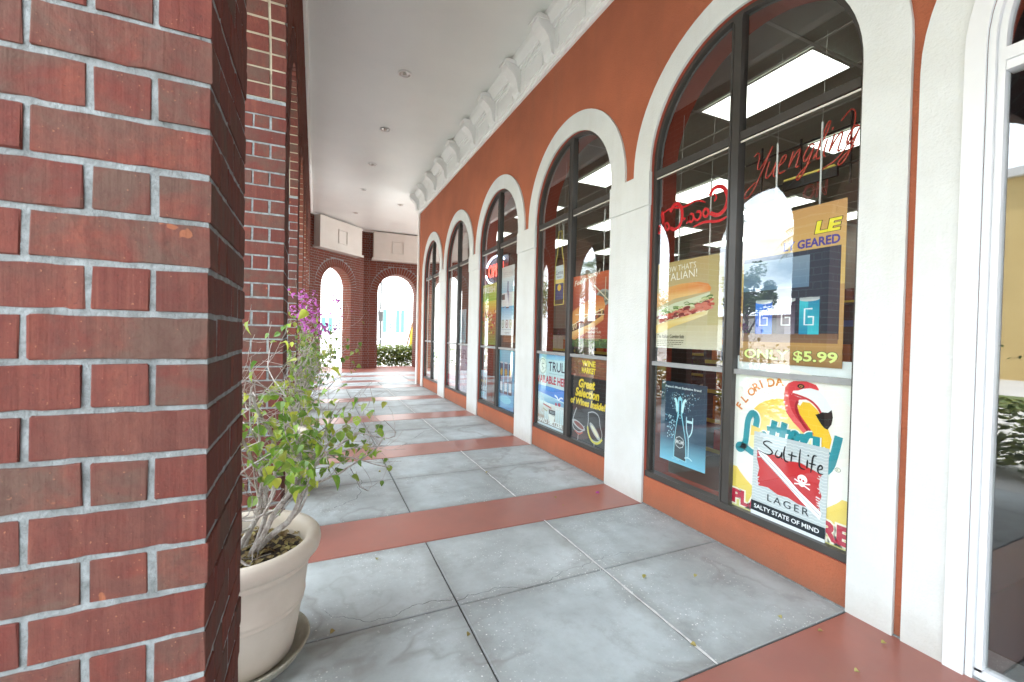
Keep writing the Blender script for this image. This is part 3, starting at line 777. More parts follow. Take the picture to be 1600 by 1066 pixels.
class Poster:
    """flat print: local x to the right, y up, metres; root on the sheet's lower left corner"""
    def __init__(s, name, label, cat, Y, z, wd, ht, x=XPO, group=None, tilt=0, base=(1, 1, 1), side=1):
        mw = Matrix(((0, 0, -1, x), (-1, 0, 0, Y), (0, 1, 0, z), (0, 0, 0, 1))) @ Matrix.Rotation(tilt, 4, 'Z')
        s.root = tag(empty(name, mw=mw), label, cat, group); s.w = wd; s.h = ht; s.mb = MB(); s.L = 0
        b = MB(); b.col = base; b.box(0, wd, 0, ht, -.0012, -.0002); b.build('sheet', M_print, s.root, 'ink')
        s.step = .00012
    def z(s): s.L += 1; return s.L*s.step
    def poly(s, pts, c):
        z = s.z(); cl = [c]*len(pts) if not isinstance(c[0], (tuple, list)) else c
        s.mb.face([(x*s.w, y*s.h, z) for x, y in pts], cl)
    def rect(s, x0, y0, x1, y1, c, c2=None):          # c bottom, c2 top
        s.poly([(x0, y0), (x1, y0), (x1, y1), (x0, y1)], [c, c, c2 or c, c2 or c])
    def ell(s, cx, cy, rx, ry, c, c2=None, a0=0, a1=360, n=28, rot=0):
        z = s.z(); ctr = (cx*s.w, cy*s.h, z); ca, sa = math.cos(R(rot)), math.sin(R(rot)); pts = []
        for i in range(n+1):
            t = R(a0+(a1-a0)*i/n); u, v = rx*s.w*math.cos(t), ry*s.w*math.sin(t); pts.append((ctr[0]+u*ca-v*sa, ctr[1]+u*sa+v*ca, z))
        for p, q in zip(pts, pts[1:]): s.mb.face([ctr, p, q], [c2 or c, c, c])
    def stroke(s, pts, wd, c, closed=False, taper=False, smooth=2):
        pts = [Vector((x*s.w, y*s.h)) for x, y in pts]
        for _ in range(smooth):
            q = []
            rng = list(zip(pts, pts[1:]+([pts[0]] if closed else [])))
            if not closed: rng = list(zip(pts, pts[1:])); q.append(pts[0])
            for a, b in rng: q += [a*.75+b*.25, a*.25+b*.75]
            if not closed: q.append(pts[-1])
            pts = q
        n = len(pts); z = s.z(); L = []
        for i in range(n):
            a = pts[i-1] if (i or closed) else pts[0]; b = pts[(i+1) % n] if (i < n-1 or closed) else pts[-1]
            d = (b-a); d = d.normalized() if d.length > 0 else Vector((1, 0)); nn = Vector((-d.y, d.x))
            k = wd*s.w/2*((.35+.65*math.sin(PI*i/(n-1))) if taper else 1)
            L.append((pts[i]+nn*k, pts[i]-nn*k))
        if closed: L.append(L[0])
        for (a, b), (e, f) in zip(L, L[1:]): s.mb.face([(a.x, a.y, z), (b.x, b.y, z), (f.x, f.y, z), (e.x, e.y, z)], [c]*4)
    def text(s, t, x, y, ht, c, wd=None, shear=0, off=0., align='l', rot=0, outline=None, mirror=False, sp=1., ow=.05):
        if outline: s.text(t, x, y, ht, outline, wd, shear, off+ow, align, rot, None, mirror, sp)
        V, F, (x0, x1, y0, y1) = text_mesh(t, shear, off, sp=sp)
        _, _, (bx0, bx1, by0, by1) = text_mesh(t, shear, 0., sp=sp)
        H = ht*s.h; k = H/(by1-by0); kx = (wd*s.w/(bx1-bx0)) if wd else k
        ox = {'l': 0, 'c': -.5, 'r': -1}[align]*(bx1-bx0)*kx; z = s.z(); ca, sa = math.cos(R(rot)), math.sin(R(rot)); P_ = []
        for v in V:
            u = (v[0]-bx0)*kx+ox; w_ = (v[1]-by0)*k
            if mirror: u = (bx1-bx0)*kx-(v[0]-bx0)*kx+ox
            P_.append((x*s.w+u*ca-w_*sa, y*s.h+u*sa+w_*ca, z))
        s.mb.col = c; s.mb.idx(P_, F)
    def done(s):
        f = min(1, .0036/max(s.L*s.step, 1e-9)); s.mb.v = [(a, b, c*f) for a, b, c in s.mb.v]
        s.mb.build('print', M_print, s.root, 'ink'); return s.root
TEAL = srgb(40, 150, 165)
def c8(*a): return srgb(*a)

# --- lottery poster, first window, lower right pane
L = Poster('lottery_poster', 'large white lottery poster with a flamingo, filling the lower right pane of the nearest window', 'poster', 1.945, .268, .665, .85, base=c8(236, 242, 240))
L.rect(0, 0, 1, 1, c8(238, 244, 240))
L.rect(0, 0, 1, .30, c8(222, 205, 90), c8(240, 214, 110))
L.ell(.5, .60, .60, .60, c8(240, 240, 236), c8(246, 247, 243), n=40)
L.rect(0, 0, 1, .07, c8(216, 214, 140), c8(226, 214, 110))
L.ell(.47, .60, .34, .33, c8(242, 206, 90), c8(250, 240, 190), 10, 190, n=30)
L.ell(.47, .60, .34, .33, c8(248, 236, 170), c8(250, 246, 220), 190, 370, n=30)
for ch, (x, y), a in zip('FLORIDA', [(.075, .735), (.115, .79), (.165, .84), (.215, .885), (.275, .915), (.335, .93), (.405, .945)], (62, 50, 42, 34, 24, 14, 8)):
    L.text(ch, x, y, .055, c8(214, 130, 60), rot=a, off=.03)
L.poly([(.70, .86), (.76, .82), (.84, .72), (.88, .64), (.86, .54), (.80, .52), (.72, .66), (.64, .74), (.60, .80), (.64, .86)], c8(238, 198, 60))
L.poly([(.489, .942), (.478, .849), (.504, .773), (.564, .716), (.647, .66), (.74, .66), (.675, .721), (.618, .776), (.592, .836), (.61, .87), (.669, .878), (.70, .92), (.60, .97), (.53, .975)], c8(206, 62, 72))
L.stroke([(.51, .94), (.50, .85), (.53, .78), (.59, .72), (.67, .67)], .045, c8(228, 104, 108))
L.stroke([(.60, .86), (.58, .82), (.61, .76), (.66, .70), (.72, .66)], .022, c8(160, 36, 50))
L.poly([(.489, .942), (.515, .972), (.56, .990), (.665, .996), (.741, .980), (.765, .955), (.76, .935), (.70, .925), (.62, .93), (.56, .92), (.53, .90), (.50, .90)], c8(214, 70, 78))
L.poly([(.64, .945), (.70, .955), (.765, .945), (.818, .901), (.871, .835), (.86, .80), (.80, .81), (.75, .845), (.69, .878), (.60, .888), (.545, .90), (.56, .925), (.60, .93)], c8(232, 236, 240))
L.stroke([(.55, .905), (.62, .895), (.70, .878), (.76, .84), (.79, .80)], .018, c8(196, 60, 68))
L.poly([(.795, .812), (.84, .815), (.866, .835), (.876, .79), (.868, .745), (.84, .708), (.815, .715), (.79, .735), (.765, .765), (.745, .79), (.775, .80)], c8(24, 26, 30))
L.ell(.622, .960, .030, .020, c8(60, 34, 34)); L.ell(.622, .960, .014, .010, c8(200, 150, 90)); L.ell(.622, .960, .007, .006, c8(20, 18, 18))
# script word
def script_word(P_, c, wd, dx=0, dy=0):
    f = lambda pts: [(x+dx, y+dy) for x, y in pts]
    P_.stroke(f([(.225, .63), (.24, .70), (.19, .735), (.145, .68), (.135, .58), (.125, .49), (.085, .435), (.045, .44), (.06, .475), (.13, .462), (.21, .43), (.26, .455)]), wd, c)
    P_.stroke(f([(.30, .59), (.26, .55), (.27, .50), (.32, .49), (.34, .55), (.31, .595), (.30, .59)]), wd*.85, c)
    for x in (.385, .475): P_.stroke(f([(x+.02, .70), (x, .60), (x-.01, .54), (x+.03, .51), (x+.07, .54)]), wd*.95, c); P_.stroke(f([(x-.05, .635), (x+.075, .645)]), wd*.7, c)
    P_.stroke(f([(.56, .57), (.62, .62), (.58, .655), (.54, .60), (.56, .53), (.63, .545)]), wd*.85, c)
    P_.stroke(f([(.65, .65), (.665, .54)]), wd*.9, c); P_.stroke(f([(.665, .60), (.69, .65), (.73, .655)]), wd*.85, c)
    P_.stroke(f([(.76, .65), (.76, .56), (.80, .53), (.85, .58)]), wd*.95, c); P_.stroke(f([(.925, .68), (.90, .57), (.87, .47), (.80, .42), (.76, .45)]), wd*1.05, c)
script_word(L, c8(238, 244, 240), .082); script_word(L, TEAL, .058)
L.ell(.925, .475, .022, .018, c8(110, 120, 120)); L.ell(.925, .475, .018, .014, c8(238, 238, 220)); L.text('R', .916, .467, .015, c8(110, 120, 120))
L.text('PLAY', .01, .03, .095, c8(188, 34, 66), wd=.40, off=.05, outline=c8(240, 236, 220), ow=.08); L.text('HERE', 1.02, .03, .105, c8(188, 34, 66), wd=.44, off=.05, align='r', outline=c8(240, 236, 220), ow=.08)
L.done()
# white band above it
Bd = Poster('white_window_band', 'plain white strip taped just above the lottery poster', 'sign', 1.945, 1.151, .665, .085, x=XPO+.012, base=c8(230, 238, 240)); Bd.rect(0, 0, 1, 1, c8(228, 238, 242)); Bd.done()

# --- lager sign stuck over the lottery poster (outside of the glass line, on the poster)
S = Poster('lager_sign', 'grey and red lager sign with a diagonal white stripe, stuck over the lottery poster', 'sign', 1.808, .228, .428, .548, x=XPO-.0045, base=c8(200, 208, 210), tilt=-.012)
S.rect(0, 0, 1, 1, c8(196, 206, 212))
for i in range(24):
    y = .22+i*.032; S.stroke([(.0+k*.04, y+(.006 if k % 2 else -.006)) for k in range(26)], .010, c8(222, 228, 230), smooth=1)
S.poly([(.06, .80), (.20, .78), (.34, .80), (.5, .77), (.66, .79), (.86, .745), (.93, .73), (.90, .62), (.94, .52), (.91, .44), (.94, .345), (.80, .365), (.66, .36), (.52, .39), (.38, .38), (.24, .42), (.10, .405), (.075, .50), (.10, .60), (.06, .70)], c8(198, 34, 44))
rr = random.Random(4)
for i in range(26):
    sx = rr.choice((.07, .92)); y = rr.uniform(.38, .76); S.stroke([(sx, y), (sx+(.05 if sx < .5 else -.05)*rr.random(), y+.01)], .012, c8(205, 212, 214), smooth=0)
S.poly([(.06, .83), (.15, .80), (.40, .66), (.66, .50), (.95, .36), (.93, .285), (.70, .40), (.42, .56), (.14, .715), (.09, .76)], c8(226, 232, 236))
S.stroke([(.07, .80), (.35, .645), (.62, .49), (.93, .33)], .008, c8(120, 130, 140)); S.stroke([(.10, .745), (.4, .575), (.68, .43)], .008, c8(120, 130, 140))
S.ell(.70, .63, .062, .055, c8(236, 238, 238)); S.ell(.695, .575, .035, .03, c8(236, 238, 238)); S.ell(.675, .62, .015, .015, c8(180, 30, 40)); S.ell(.715, .615, .015, .015, c8(180, 30, 40))
S.stroke([(.60, .56), (.80, .60)], .015, c8(236, 238, 238)); S.stroke([(.60, .61), (.80, .545)], .015, c8(236, 238, 238))
K = c8(35, 38, 42); W1 = .022
for pts in ([(.28, .915), (.20, .93), (.13, .89), (.25, .85), (.30, .81), (.22, .77), (.08, .80)], [(.36, .86), (.32, .80), (.36, .77), (.41, .80), (.42, .86), (.42, .77)], [(.46, .92), (.44, .84), (.46, .76), (.51, .76)],
            [(.555, .88), (.545, .77)], [(.50, .84), (.62, .84)], [(.66, .93), (.65, .80), (.66, .735), (.73, .735)], [(.755, .84), (.75, .75)], [(.865, .90), (.82, .90), (.81, .80), (.80, .72)], [(.77, .81), (.86, .81)], [(.88, .765), (.945, .79), (.92, .83), (.88, .79), (.89, .735), (.95, .74)]):
    S.stroke(pts, W1, K, taper=True)
S.ell(.762, .885, .012, .012, K)
S.text('LAGER', .24, .275, .075, c8(52, 62, 68), wd=.56, sp=1.3, off=.0)
S.rect(0, .115, 1, .225, c8(38, 46, 52)); S.text('SALTY STATE OF MIND', .05, .148, .045, c8(226, 232, 234), wd=.88, off=.012)
S.rect(0, 0, 1, .114, c8(208, 216, 220))
S.done()

# --- price banner hanging in the upper right pane
Bn = Poster('price_banner', 'hanging tan price banner with drink cans reading only $5.99', 'banner', 1.921, 1.199, .593, .885, x=XPO, base=c8(196, 158, 96))
Bn.rect(0, 0, 1, 1, c8(180, 140, 84), c8(200, 164, 112))
Bn.rect(0, .50, 1, 1, c8(214, 184, 110), c8(196, 152, 100))
Bn.text('LE', .955, .825, .068, c8(235, 226, 60), wd=.21, align='r', off=.04, shear=.12, outline=c8(40, 40, 20), ow=.03)
Bn.text('LY GEARED', .95, .745, .052, c8(70, 62, 150), wd=.50, align='r', off=.035)
Bn.rect(.02, .17, .965, .73, c8(40, 46, 62), c8(44, 52, 72)); Bn.rect(.02, .50, .70, .70, c8(90, 120, 150), c8(130, 150, 170))
Bn.rect(.02, .145, .96, .205, c8(132, 100, 76), c8(110, 82, 66))
for (x0, c_, c2) in ((.17, c8(28, 84, 190), c8(60, 130, 225)), (.40, c8(52, 40, 60), c8(120, 112, 130)), (.62, c8(20, 130, 170), c8(60, 190, 205))):
    Bn.rect(x0, .20, x0+.08, .42, c_, c2); Bn.rect(x0+.08, .20, x0+.18, .42, c2, c_)
    Bn.ell(x0+.09, .42, .09, .02, c8(190, 196, 200)); Bn.rect(x0, .42, x0+.18, .432, c8(170, 178, 184))
    Bn.stroke([(x0+.12, .36), (x0+.05, .36), (x0+.05, .26), (x0+.13, .26), (x0+.13, .31), (x0+.08, .31)], .016, c8(225, 232, 238), smooth=0)
Bn.rect(0, .0, 1, .118, c8(150, 116, 74), c8(176, 140, 90))
Bn.text('ONLY $5.99', .06, .022, .070, c8(222, 236, 150), wd=.90, off=.03, outline=c8(50, 70, 40), ow=.03)
Bn.done()

# --- sandwich poster, first window upper left
Q = Poster('sandwich_poster', 'tan sandwich poster with a long meat and lettuce sub, behind the nearest window', 'poster', 2.675, 1.262, .615, .66, base=c8(190, 170, 120))
Q.rect(0, 0, 1, 1, c8(196, 190, 160), c8(178, 156, 100))
Q.rect(.8, 0, 1, 1, c8(190, 184, 140), c8(176, 160, 104)); Q.rect(0, .0, 1, .26, c8(206, 204, 186), c8(198, 190, 156))
Q.text("NOW THAT'S", .10, .875, .07, c8(236, 232, 212), wd=.52, rot=2, outline=c8(120, 106, 70), ow=.015)
Q.text("ITALIAN!", .12, .775, .09, c8(240, 236, 220), wd=.52, rot=2, outline=c8(120, 106, 70), ow=.015)
Q.poly([(0, .48), (0, .64), (.12, .70), (.40, .735), (.66, .73), (.80, .70), (.84, .655), (.83, .62), (.6, .60), (.3, .57)], [c8(214, 160, 90)]*4+[c8(214, 132, 62)]*4+[c8(226, 190, 128)]*2)
Q.poly([(0, .44), (.3, .52), (.6, .57), (.83, .61), (.82, .56), (.6, .50), (.3, .44), (0, .38)], c8(206, 212, 186))
rr = random.Random(9)
for i in range(60):
    x = rr.uniform(0, .8); y = .40+x*.17+rr.uniform(-.02, .04); Q.stroke([(x, y), (x+.05, y+rr.uniform(-.01, .02)), (x+.09, y+rr.uniform(-.02, .01))], rr.uniform(.008, .02), rr.choice((c8(120, 150, 80), c8(190, 204, 150), c8(90, 120, 60), c8(214, 220, 190))), smooth=1)
for i in range(70):
    x = rr.uniform(0, .80); y = .31+x*.19+rr.uniform(-.035, .05); Q.stroke([(x, y), (x+.05, y+.02), (x+.10, y+rr.uniform(0, .03))], rr.uniform(.018, .04), rr.choice((c8(190, 84, 66), c8(164, 60, 52), c8(206, 120, 100), c8(214, 140, 124), c8(120, 48, 44))), smooth=1)
for i in range(22):
    x = rr.uniform(0, .78); y = .25+x*.19+rr.uniform(0, .03); Q.stroke([(x, y), (x+.04, y+.012)], .014, rr.choice((c8(230, 220, 200), c8(130, 60, 60))), smooth=0)
Q.poly([(0, .17), (0, .27), (.3, .33), (.6, .385), (.82, .42), (.80, .375), (.6, .32), (.3, .25), (.12, .185)], [c8(222, 196, 116)]*4+[c8(230, 222, 180)]*2+[c8(224, 196, 120)]*3)
Q.text('The Italian Combo Sub', .02, .115, .042, c8(70, 66, 54), wd=.45, off=.01)
for i, wd in enumerate((.47, .46, .43, .30)):
    x = .02
    while x < wd: l = rr.uniform(.015, .05); Q.rect(x, .085-i*.022, min(x+l, wd), .093-i*.022, c8(112, 108, 90)); x += l+.008
Q.done()

# --- red script decal, mirrored (seen from behind)
Cc = empty('script_decal', mw=Matrix(((0, 0, -1, XPO+.002), (-1, 0, 0, 2.69), (0, 1, 0, 2.10), (0, 0, 0, 1))))
tag(Cc, 'red script soft drink lettering seen from behind at the top of the nearest window', 'window decal')
class Fl(Poster):
    def __init__(s, root, wd, ht): s.root = root; s.w = wd; s.h = ht; s.mb = MB(); s.L = 0; s.step = .0001
D = Fl(Cc, .66, .30); RD = c8(214, 26, 34)
def m_(pts): return [(1-x, y) for x, y in pts]     # mirrored drawing
D.stroke(m_([(.25, .78), (.20, .95), (.08, .90), (.02, .62), (.05, .36), (.14, .26), (.24, .38)]), .042, RD)
D.stroke(m_([(.20, .80), (.155, .70), (.19, .62)]), .02, RD)
D.stroke(m_([(.28, .50), (.25, .40), (.29, .30), (.335, .40), (.31, .52), (.28, .50)]), .028, RD)
D.stroke(m_([(.42, .50), (.37, .50), (.355, .36), (.40, .28), (.45, .36)]), .028, RD)
D.stroke(m_([(.51, .50), (.46, .48), (.455, .34), (.49, .28), (.52, .36), (.525, .50), (.525, .32), (.56, .30)]), .026, RD)
D.stroke(m_([(.02, .20), (.12, .12), (.30, .22), (.46, .16)]), .03, RD, taper=True)
D.stroke(m_([(.57, .42), (.61, .43)]), .03, RD)
D.stroke(m_([(.80, .70), (.76, .88), (.66, .84), (.61, .56), (.64, .30), (.72, .20), (.80, .30)]), .04, RD)
D.stroke(m_([(.84, .44), (.81, .34), (.84, .24), (.88, .34), (.87, .46), (.84, .44)]), .026, RD)
D.stroke(m_([(.90, .36), (.95, .74), (.92, .80), (.90, .56), (.91, .26), (.94, .24)]), .022, RD)
D.stroke(m_([(.99, .44), (.955, .42), (.95, .28), (.98, .22), (.995, .30), (1., .44), (1., .24)]), .024, RD)
D.stroke(m_([(.30, .66), (.42, .80), (.60, .70), (.80, .82), (.96, .70)]), .024, RD, taper=True)
D.done()

# --- sparkling wine poster, lower left
Cp = Poster('sparkling_wine_poster', 'dark blue sparkling wine poster with a glowing bottle, low in the nearest window', 'poster', 2.60, .398, .435, .61, base=c8(40, 66, 84))
Cp.rect(0, 0, 1, .30, c8(120, 196, 224), c8(58, 96, 120)); Cp.rect(0, .30, 1, 1, c8(50, 84, 108), c8(34, 58, 76))
Cp.text("France's Most Explosive Brand", .10, .915, .034, c8(220, 236, 240), wd=.78, off=.02)
rr = random.Random(2)
for i in range(170):
    a = rr.gauss(0, 1); b = rr.random(); x = .45+a*.17*(.4+b); y = .60+b*.28+abs(a)*.02
    if .04 < x < .96: Cp.ell(x, y, .004+rr.random()*.008, .004+rr.random()*.008, rr.choice((c8(220, 240, 246), c8(150, 196, 214), c8(110, 160, 184))), n=5)
for i in range(60):
    x = .26+rr.gauss(0, .05); y = rr.uniform(.30, .58); Cp.ell(x, y, .012, .012, rr.choice((c8(190, 226, 238), c8(120, 180, 204))), n=6)
Cp.poly([(.33, .07), (.335, .30), (.37, .48), (.40, .62), (.40, .80), (.45, .84), (.50, .80), (.50, .62), (.545, .48), (.60, .30), (.62, .05)], c8(150, 214, 232))
Cp.poly([(.345, .08), (.35, .30), (.385, .47), (.43, .62), (.43, .78), (.475, .78), (.475, .62), (.53, .46), (.585, .30), (.60, .06)], [c8(44, 60, 70)]*3+[c8(40, 74, 96)]*6+[c8(44, 60, 70)]*1)
Cp.stroke([(.39, .64), (.37, .76), (.33, .80)], .05, c8(190, 234, 244)); Cp.stroke([(.50, .64), (.53, .77), (.58, .80)], .05, c8(200, 238, 246))
Cp.ell(.46, .27, .105, .105, c8(210, 222, 226), n=8); Cp.ell(.46, .27, .092, .092, c8(52, 64, 72), n=8); Cp.text('MGM', .46, .25, .045, c8(226, 232, 234), align='c', wd=.16, off=.02)
Cp.ell(.455, .585, .035, .035, c8(150, 200, 216)); Cp.ell(.455, .585, .026, .026, c8(60, 84, 100))
Cp.stroke([(.60, .60), (.60, .44), (.655, .36), (.655, .12)], .02, c8(180, 222, 236)); Cp.stroke([(.73, .60), (.73, .44), (.66, .36)], .02, c8(190, 230, 240)); Cp.rect(.61, .53, .72, .56, c8(200, 236, 244)); Cp.stroke([(.58, .10), (.66, .12), (.74, .09)], .02, c8(190, 230, 240))
Cp.text('EST. 2008', .30, .04, .02, c8(190, 226, 240))
Cp.done()

# --- seltzer poster, second window lower left
T = Poster('seltzer_poster', 'pale blue seltzer poster with beach and cans in the second window', 'poster', 4.65, .27, .60, .845, base=c8(190, 224, 232))
T.rect(0, 0, 1, 1, c8(214, 236, 238), c8(190, 226, 234)); T.rect(0, .93, 1, 1, c8(160, 214, 236), c8(110, 176, 222))
T.ell(.16, .83, .17, .17, c8(200, 226, 228)); T.ell(.16, .83, .15, .15, c8(226, 240, 240)); T.stroke([(.16+.145*math.cos(R(a)), .83+.105*math.sin(R(a))) for a in range(0, 360, 30)], .012, c8(110, 140, 150), closed=True)
T.stroke([(.22, .86), (.13, .87), (.14, .82), (.20, .81), (.16, .77)], .014, c8(80, 100, 120))
T.text('TRULY', .40, .775, .125, c8(44, 58, 84), wd=.74, off=.01)
T.rect(.42, .738, .98, .744, c8(150, 180, 190))
T.text('AVAILABLE HERE', -.16, .60, .10, c8(196, 60, 84), wd=1.30, off=.03)
T.poly([(0, .46), (0, .56), (.4, .56), (1, .55), (1, .40), (.5, .43)], [c8(120, 180, 236)]*3+[c8(70, 140, 226)]*3)
T.poly([(0, .36), (0, .46), (.5, .43), (1, .38), (1, .30), (.4, .33)], [c8(206, 236, 244)]*3+[c8(120, 180, 214)]*3)
T.rect(0, 0, 1, .33, c8(150, 140, 132), c8(216, 232, 232)); T.rect(0, .02, 1, .14, c8(130, 126, 124), c8(172, 158, 144))
T.stroke([(.66, .46), (.76, .44), (.80, .40), (.88, .45), (.96, .44)], .03, c8(240, 246, 248)); T.stroke([(.12, .40), (.26, .37), (.18, .26), (.08, .20), (.22, .16)], .03, c8(196, 216, 220))
for x in (.28, .36, .44, .70, .78, .86, .93): T.rect(x, .10, x+.065, .33 if x < .5 else .30, c8(196, 220, 226), c8(226, 240, 242)); T.rect(x+.02, .14, x+.03, .28, c8(160, 190, 200))
T.ell(.72, .345, .035, .03, c8(190, 60, 90)); T.ell(.84, .35, .05, .035, c8(176, 70, 100)); T.stroke([(.22, .30), (.40, .285), (.55, .27)], .025, c8(196, 90, 90)); T.stroke([(.22, .24), (.38, .215)], .02, c8(150, 176, 110))
T.rect(.46, .19, .70, .25, c8(34, 48, 66)); T.text('TRULY', .49, .203, .034, c8(210, 224, 230), wd=.18); T.poly([(.44, .18), (.68, .17), (.64, .09), (.56, .05), (.48, .09)], c8(230, 236, 232))
T.text('HARD SELTZER', .03, .045, .058, c8(232, 242, 244), wd=.93, off=.03)
T.rect(0, .0, 1, .03, c8(196, 216, 224)); T.done()

# --- wine chalkboard poster, second window lower right
V_ = Poster('wine_poster', 'black chalkboard style wine poster with yellow writing and two glasses, second window', 'poster', 3.925, .25, .655, .865, base=c8(30, 30, 34))
V_.rect(0, 0, 1, .78, c8(48, 52, 58), c8(40, 42, 46))
V_.rect(0, .78, 1, 1, c8(110, 78, 62), c8(128, 92, 72))
for i in range(8):
    for j in range(7):
        V_.rect(j*.15+(i % 2)*.07, .785+i*.027, min(1, j*.15+(i % 2)*.07+.135), .785+i*.027+.021, c8(140+rr.randint(-16, 16), 92+rr.randint(-10, 10), 70))
YL_ = c8(228, 206, 60)
V_.text('WINE', .50, .91, .06, YL_, wd=.34, align='c', off=.05); V_.text('MARKET', .50, .83, .06, YL_, wd=.36, align='c', off=.05)
V_.text('Great', .46, .655, .095, YL_, wd=.42, align='c', shear=.2, off=.045); V_.text('Selection', .47, .545, .095, YL_, wd=.62, align='c', shear=.2, off=.045); V_.text('of Wines Inside!', .48, .445, .075, YL_, wd=.92, align='c', shear=.2, off=.045)
gl = c8(176, 182, 186)
V_.stroke([(.20, .40), (.11, .28), (.08, .19), (.13, .13), (.28, .11), (.40, .15), (.42, .21)], .018, gl); V_.ell(.26, .20, .19, .055, gl, rot=-14); V_.ell(.27, .20, .14, .035, c8(130, 60, 56), rot=-14); V_.stroke([(.16, .12), (.28, .085), (.38, .13)], .02, c8(186, 92, 80)); V_.stroke([(.26, .09), (.25, .0)], .016, gl)
V_.stroke([(.52, .38), (.53, .27), (.50, .20), (.54, .12), (.68, .07), (.84, .10), (.89, .18), (.82, .27), (.80, .38), (.66, .41), (.52, .38)], .016, gl); V_.ell(.70, .19, .17, .05, gl, rot=-38); V_.ell(.70, .19, .12, .03, c8(226, 226, 200), rot=-38); V_.stroke([(.51, .22), (.55, .12), (.66, .055), (.80, .07), (.88, .13)], .032, c8(214, 208, 70)); V_.stroke([(.69, .06), (.69, -.0)], .016, gl)
V_.done()

# --- hot sandwich poster, second window upper right
F = Poster('hot_sandwich_poster', 'orange poster with a filled hot sub in the second window upper pane', 'poster', 3.925, 1.225, .615, .735, base=c8(170, 80, 50))
F.rect(0, 0, 1, 1, c8(150, 60, 44), c8(186, 92, 52)); F.rect(0, .55, 1, .85, c8(150, 66, 44), c8(176, 84, 50))
F.rect(0, 0, 1, .12, c8(56, 76, 44), c8(80, 96, 56))  # green strip and its leaves: reflected plants drawn into the print
for i in range(60): F.stroke([(rr.random(), rr.uniform(0, .13)), (rr.random()*.1+rr.random()*.9, rr.uniform(0, .13))][:1]+[(rr.random(), rr.uniform(.0, .13))], .004, c8(90, 130, 70), smooth=0) if i % 6 == 0 else F.ell(rr.random(), rr.uniform(.01, .12), .025, .012, rr.choice((c8(70, 110, 56), c8(50, 74, 40), c8(110, 140, 80))), n=6, rot=rr.uniform(0, 180))
F.text('Feelin', .06, .86, .07, c8(226, 216, 200), wd=.36, rot=9, shear=.25, off=.02); F.text('Saucy?', .44, .915, .085, c8(226, 216, 200), wd=.36, rot=9, shear=.25, off=.02)
F.ell(.88, .66, .20, .13, c8(150, 156, 150)); F.ell(.88, .66, .16, .09, c8(104, 110, 100)); F.stroke([(.62, .84), (1., .62)], .02, c8(214, 206, 180)); F.stroke([(.93, .92), (.92, .62)], .02, c8(190, 176, 150))
F.poly([(0, .26), (0, .50), (.18, .56), (.50, .66), (.72, .70), (.88, .66), (.93, .56), (.90, .47), (.50, .36)], [c8(210, 150, 84)]*2+[c8(196, 104, 54)]*4+[c8(226, 170, 96)]*3)
F.poly([(0, .20), (0, .29), (.5, .42), (.9, .50), (.92, .43), (.5, .30)], c8(92, 60, 40))
for i in range(34):
    x = rr.uniform(0, .84); y = .225+x*.24+rr.uniform(-.015, .05); F.stroke([(x, y), (x+.02, y+.06)], .035, rr.choice((c8(130, 58, 40), c8(206, 190, 160), c8(170, 100, 60), c8(110, 44, 34), c8(190, 170, 110))), smooth=0)
F.stroke([(0, .30), (.3, .385), (.6, .455), (.88, .51)], .016, c8(226, 222, 196))
F.poly([(0, .11), (0, .21), (.5, .31), (.9, .44), (.90, .37), (.5, .22), (.1, .10)], [c8(214, 160, 90), c8(230, 200, 140), c8(226, 190, 120), c8(226, 180, 110), c8(206, 140, 76), c8(206, 140, 76), c8(206, 140, 76)])
F.text('Hot Italian', .42, .245, .035, c8(220, 210, 190), wd=.34); F.text('Meatball Sub', .42, .195, .035, c8(220, 210, 190), wd=.42)
for i in range(4): F.rect(.42, .165-i*.02, .42+rr.uniform(.3, .45), .171-i*.02, c8(196, 160, 130))
F.stroke([(.10, .455), (.5, .452), (.92, .44)], .02, c8(236, 226, 200), taper=True)
F.done()

# --- third window posters
G = Poster('colourful_meal_poster', 'tall yellow and green meal poster below the open sign', 'poster', 6.66, 1.17, .62, .95, base=c8(200, 200, 80))
G.rect(0, 0, 1, .5, c8(120, 150, 50), c8(196, 90, 50)); G.rect(0, .5, 1, .72, c8(226, 150, 70), c8(222, 214, 80)); G.rect(0, .72, 1, 1, c8(150, 196, 60), c8(214, 214, 120))
for i in range(60): G.ell(rr.uniform(.05, .95), rr.uniform(.18, .55), .05*rr.random()+.02, .03, rr.choice((c8(190, 50, 40), c8(220, 190, 70), c8(90, 140, 50), c8(240, 220, 180), c8(150, 80, 40))), n=7)
G.text('FRESH', .08, .86, .09, c8(244, 240, 220), wd=.8, off=.04); G.done()
H_ = Poster('vodka_poster', 'white and blue bottle poster in the upper right pane of the third window', 'poster', 5.86, 1.325, .44, .985, base=c8(214, 226, 232))
H_.rect(0, 0, 1, 1, c8(222, 232, 236), c8(210, 214, 214)); H_.rect(0, .62, 1, .84, c8(150, 200, 226), c8(214, 230, 236)); H_.rect(0, .22, 1, .42, c8(196, 226, 240), c8(90, 176, 220)); H_.text('TITO MIX', .12, .87, .05, c8(180, 184, 186), wd=.74)
H_.poly([(.40, .40), (.62, .40), (.62, .60), (.55, .66), (.55, .78), (.47, .78), (.47, .66), (.40, .60)], [c8(224, 232, 238)]*2+[c8(70, 76, 120)]*5+[c8(224, 232, 238)]); H_.rect(.02, .52, .28, .60, c8(70, 70, 74)); H_.rect(.06, .40, .26, .41, c8(60, 70, 80)); H_.rect(.36, .39, .62, .41, c8(60, 70, 80))
for x, c_ in ((.16, c8(110, 140, 110)), (.48, c8(130, 80, 90)), (.78, c8(180, 180, 120))): H_.ell(x, .165, .11, .14, c_); H_.ell(x, .165, .08, .11, c8(226, 232, 234)); H_.ell(x, .165, .03, .06, c_)
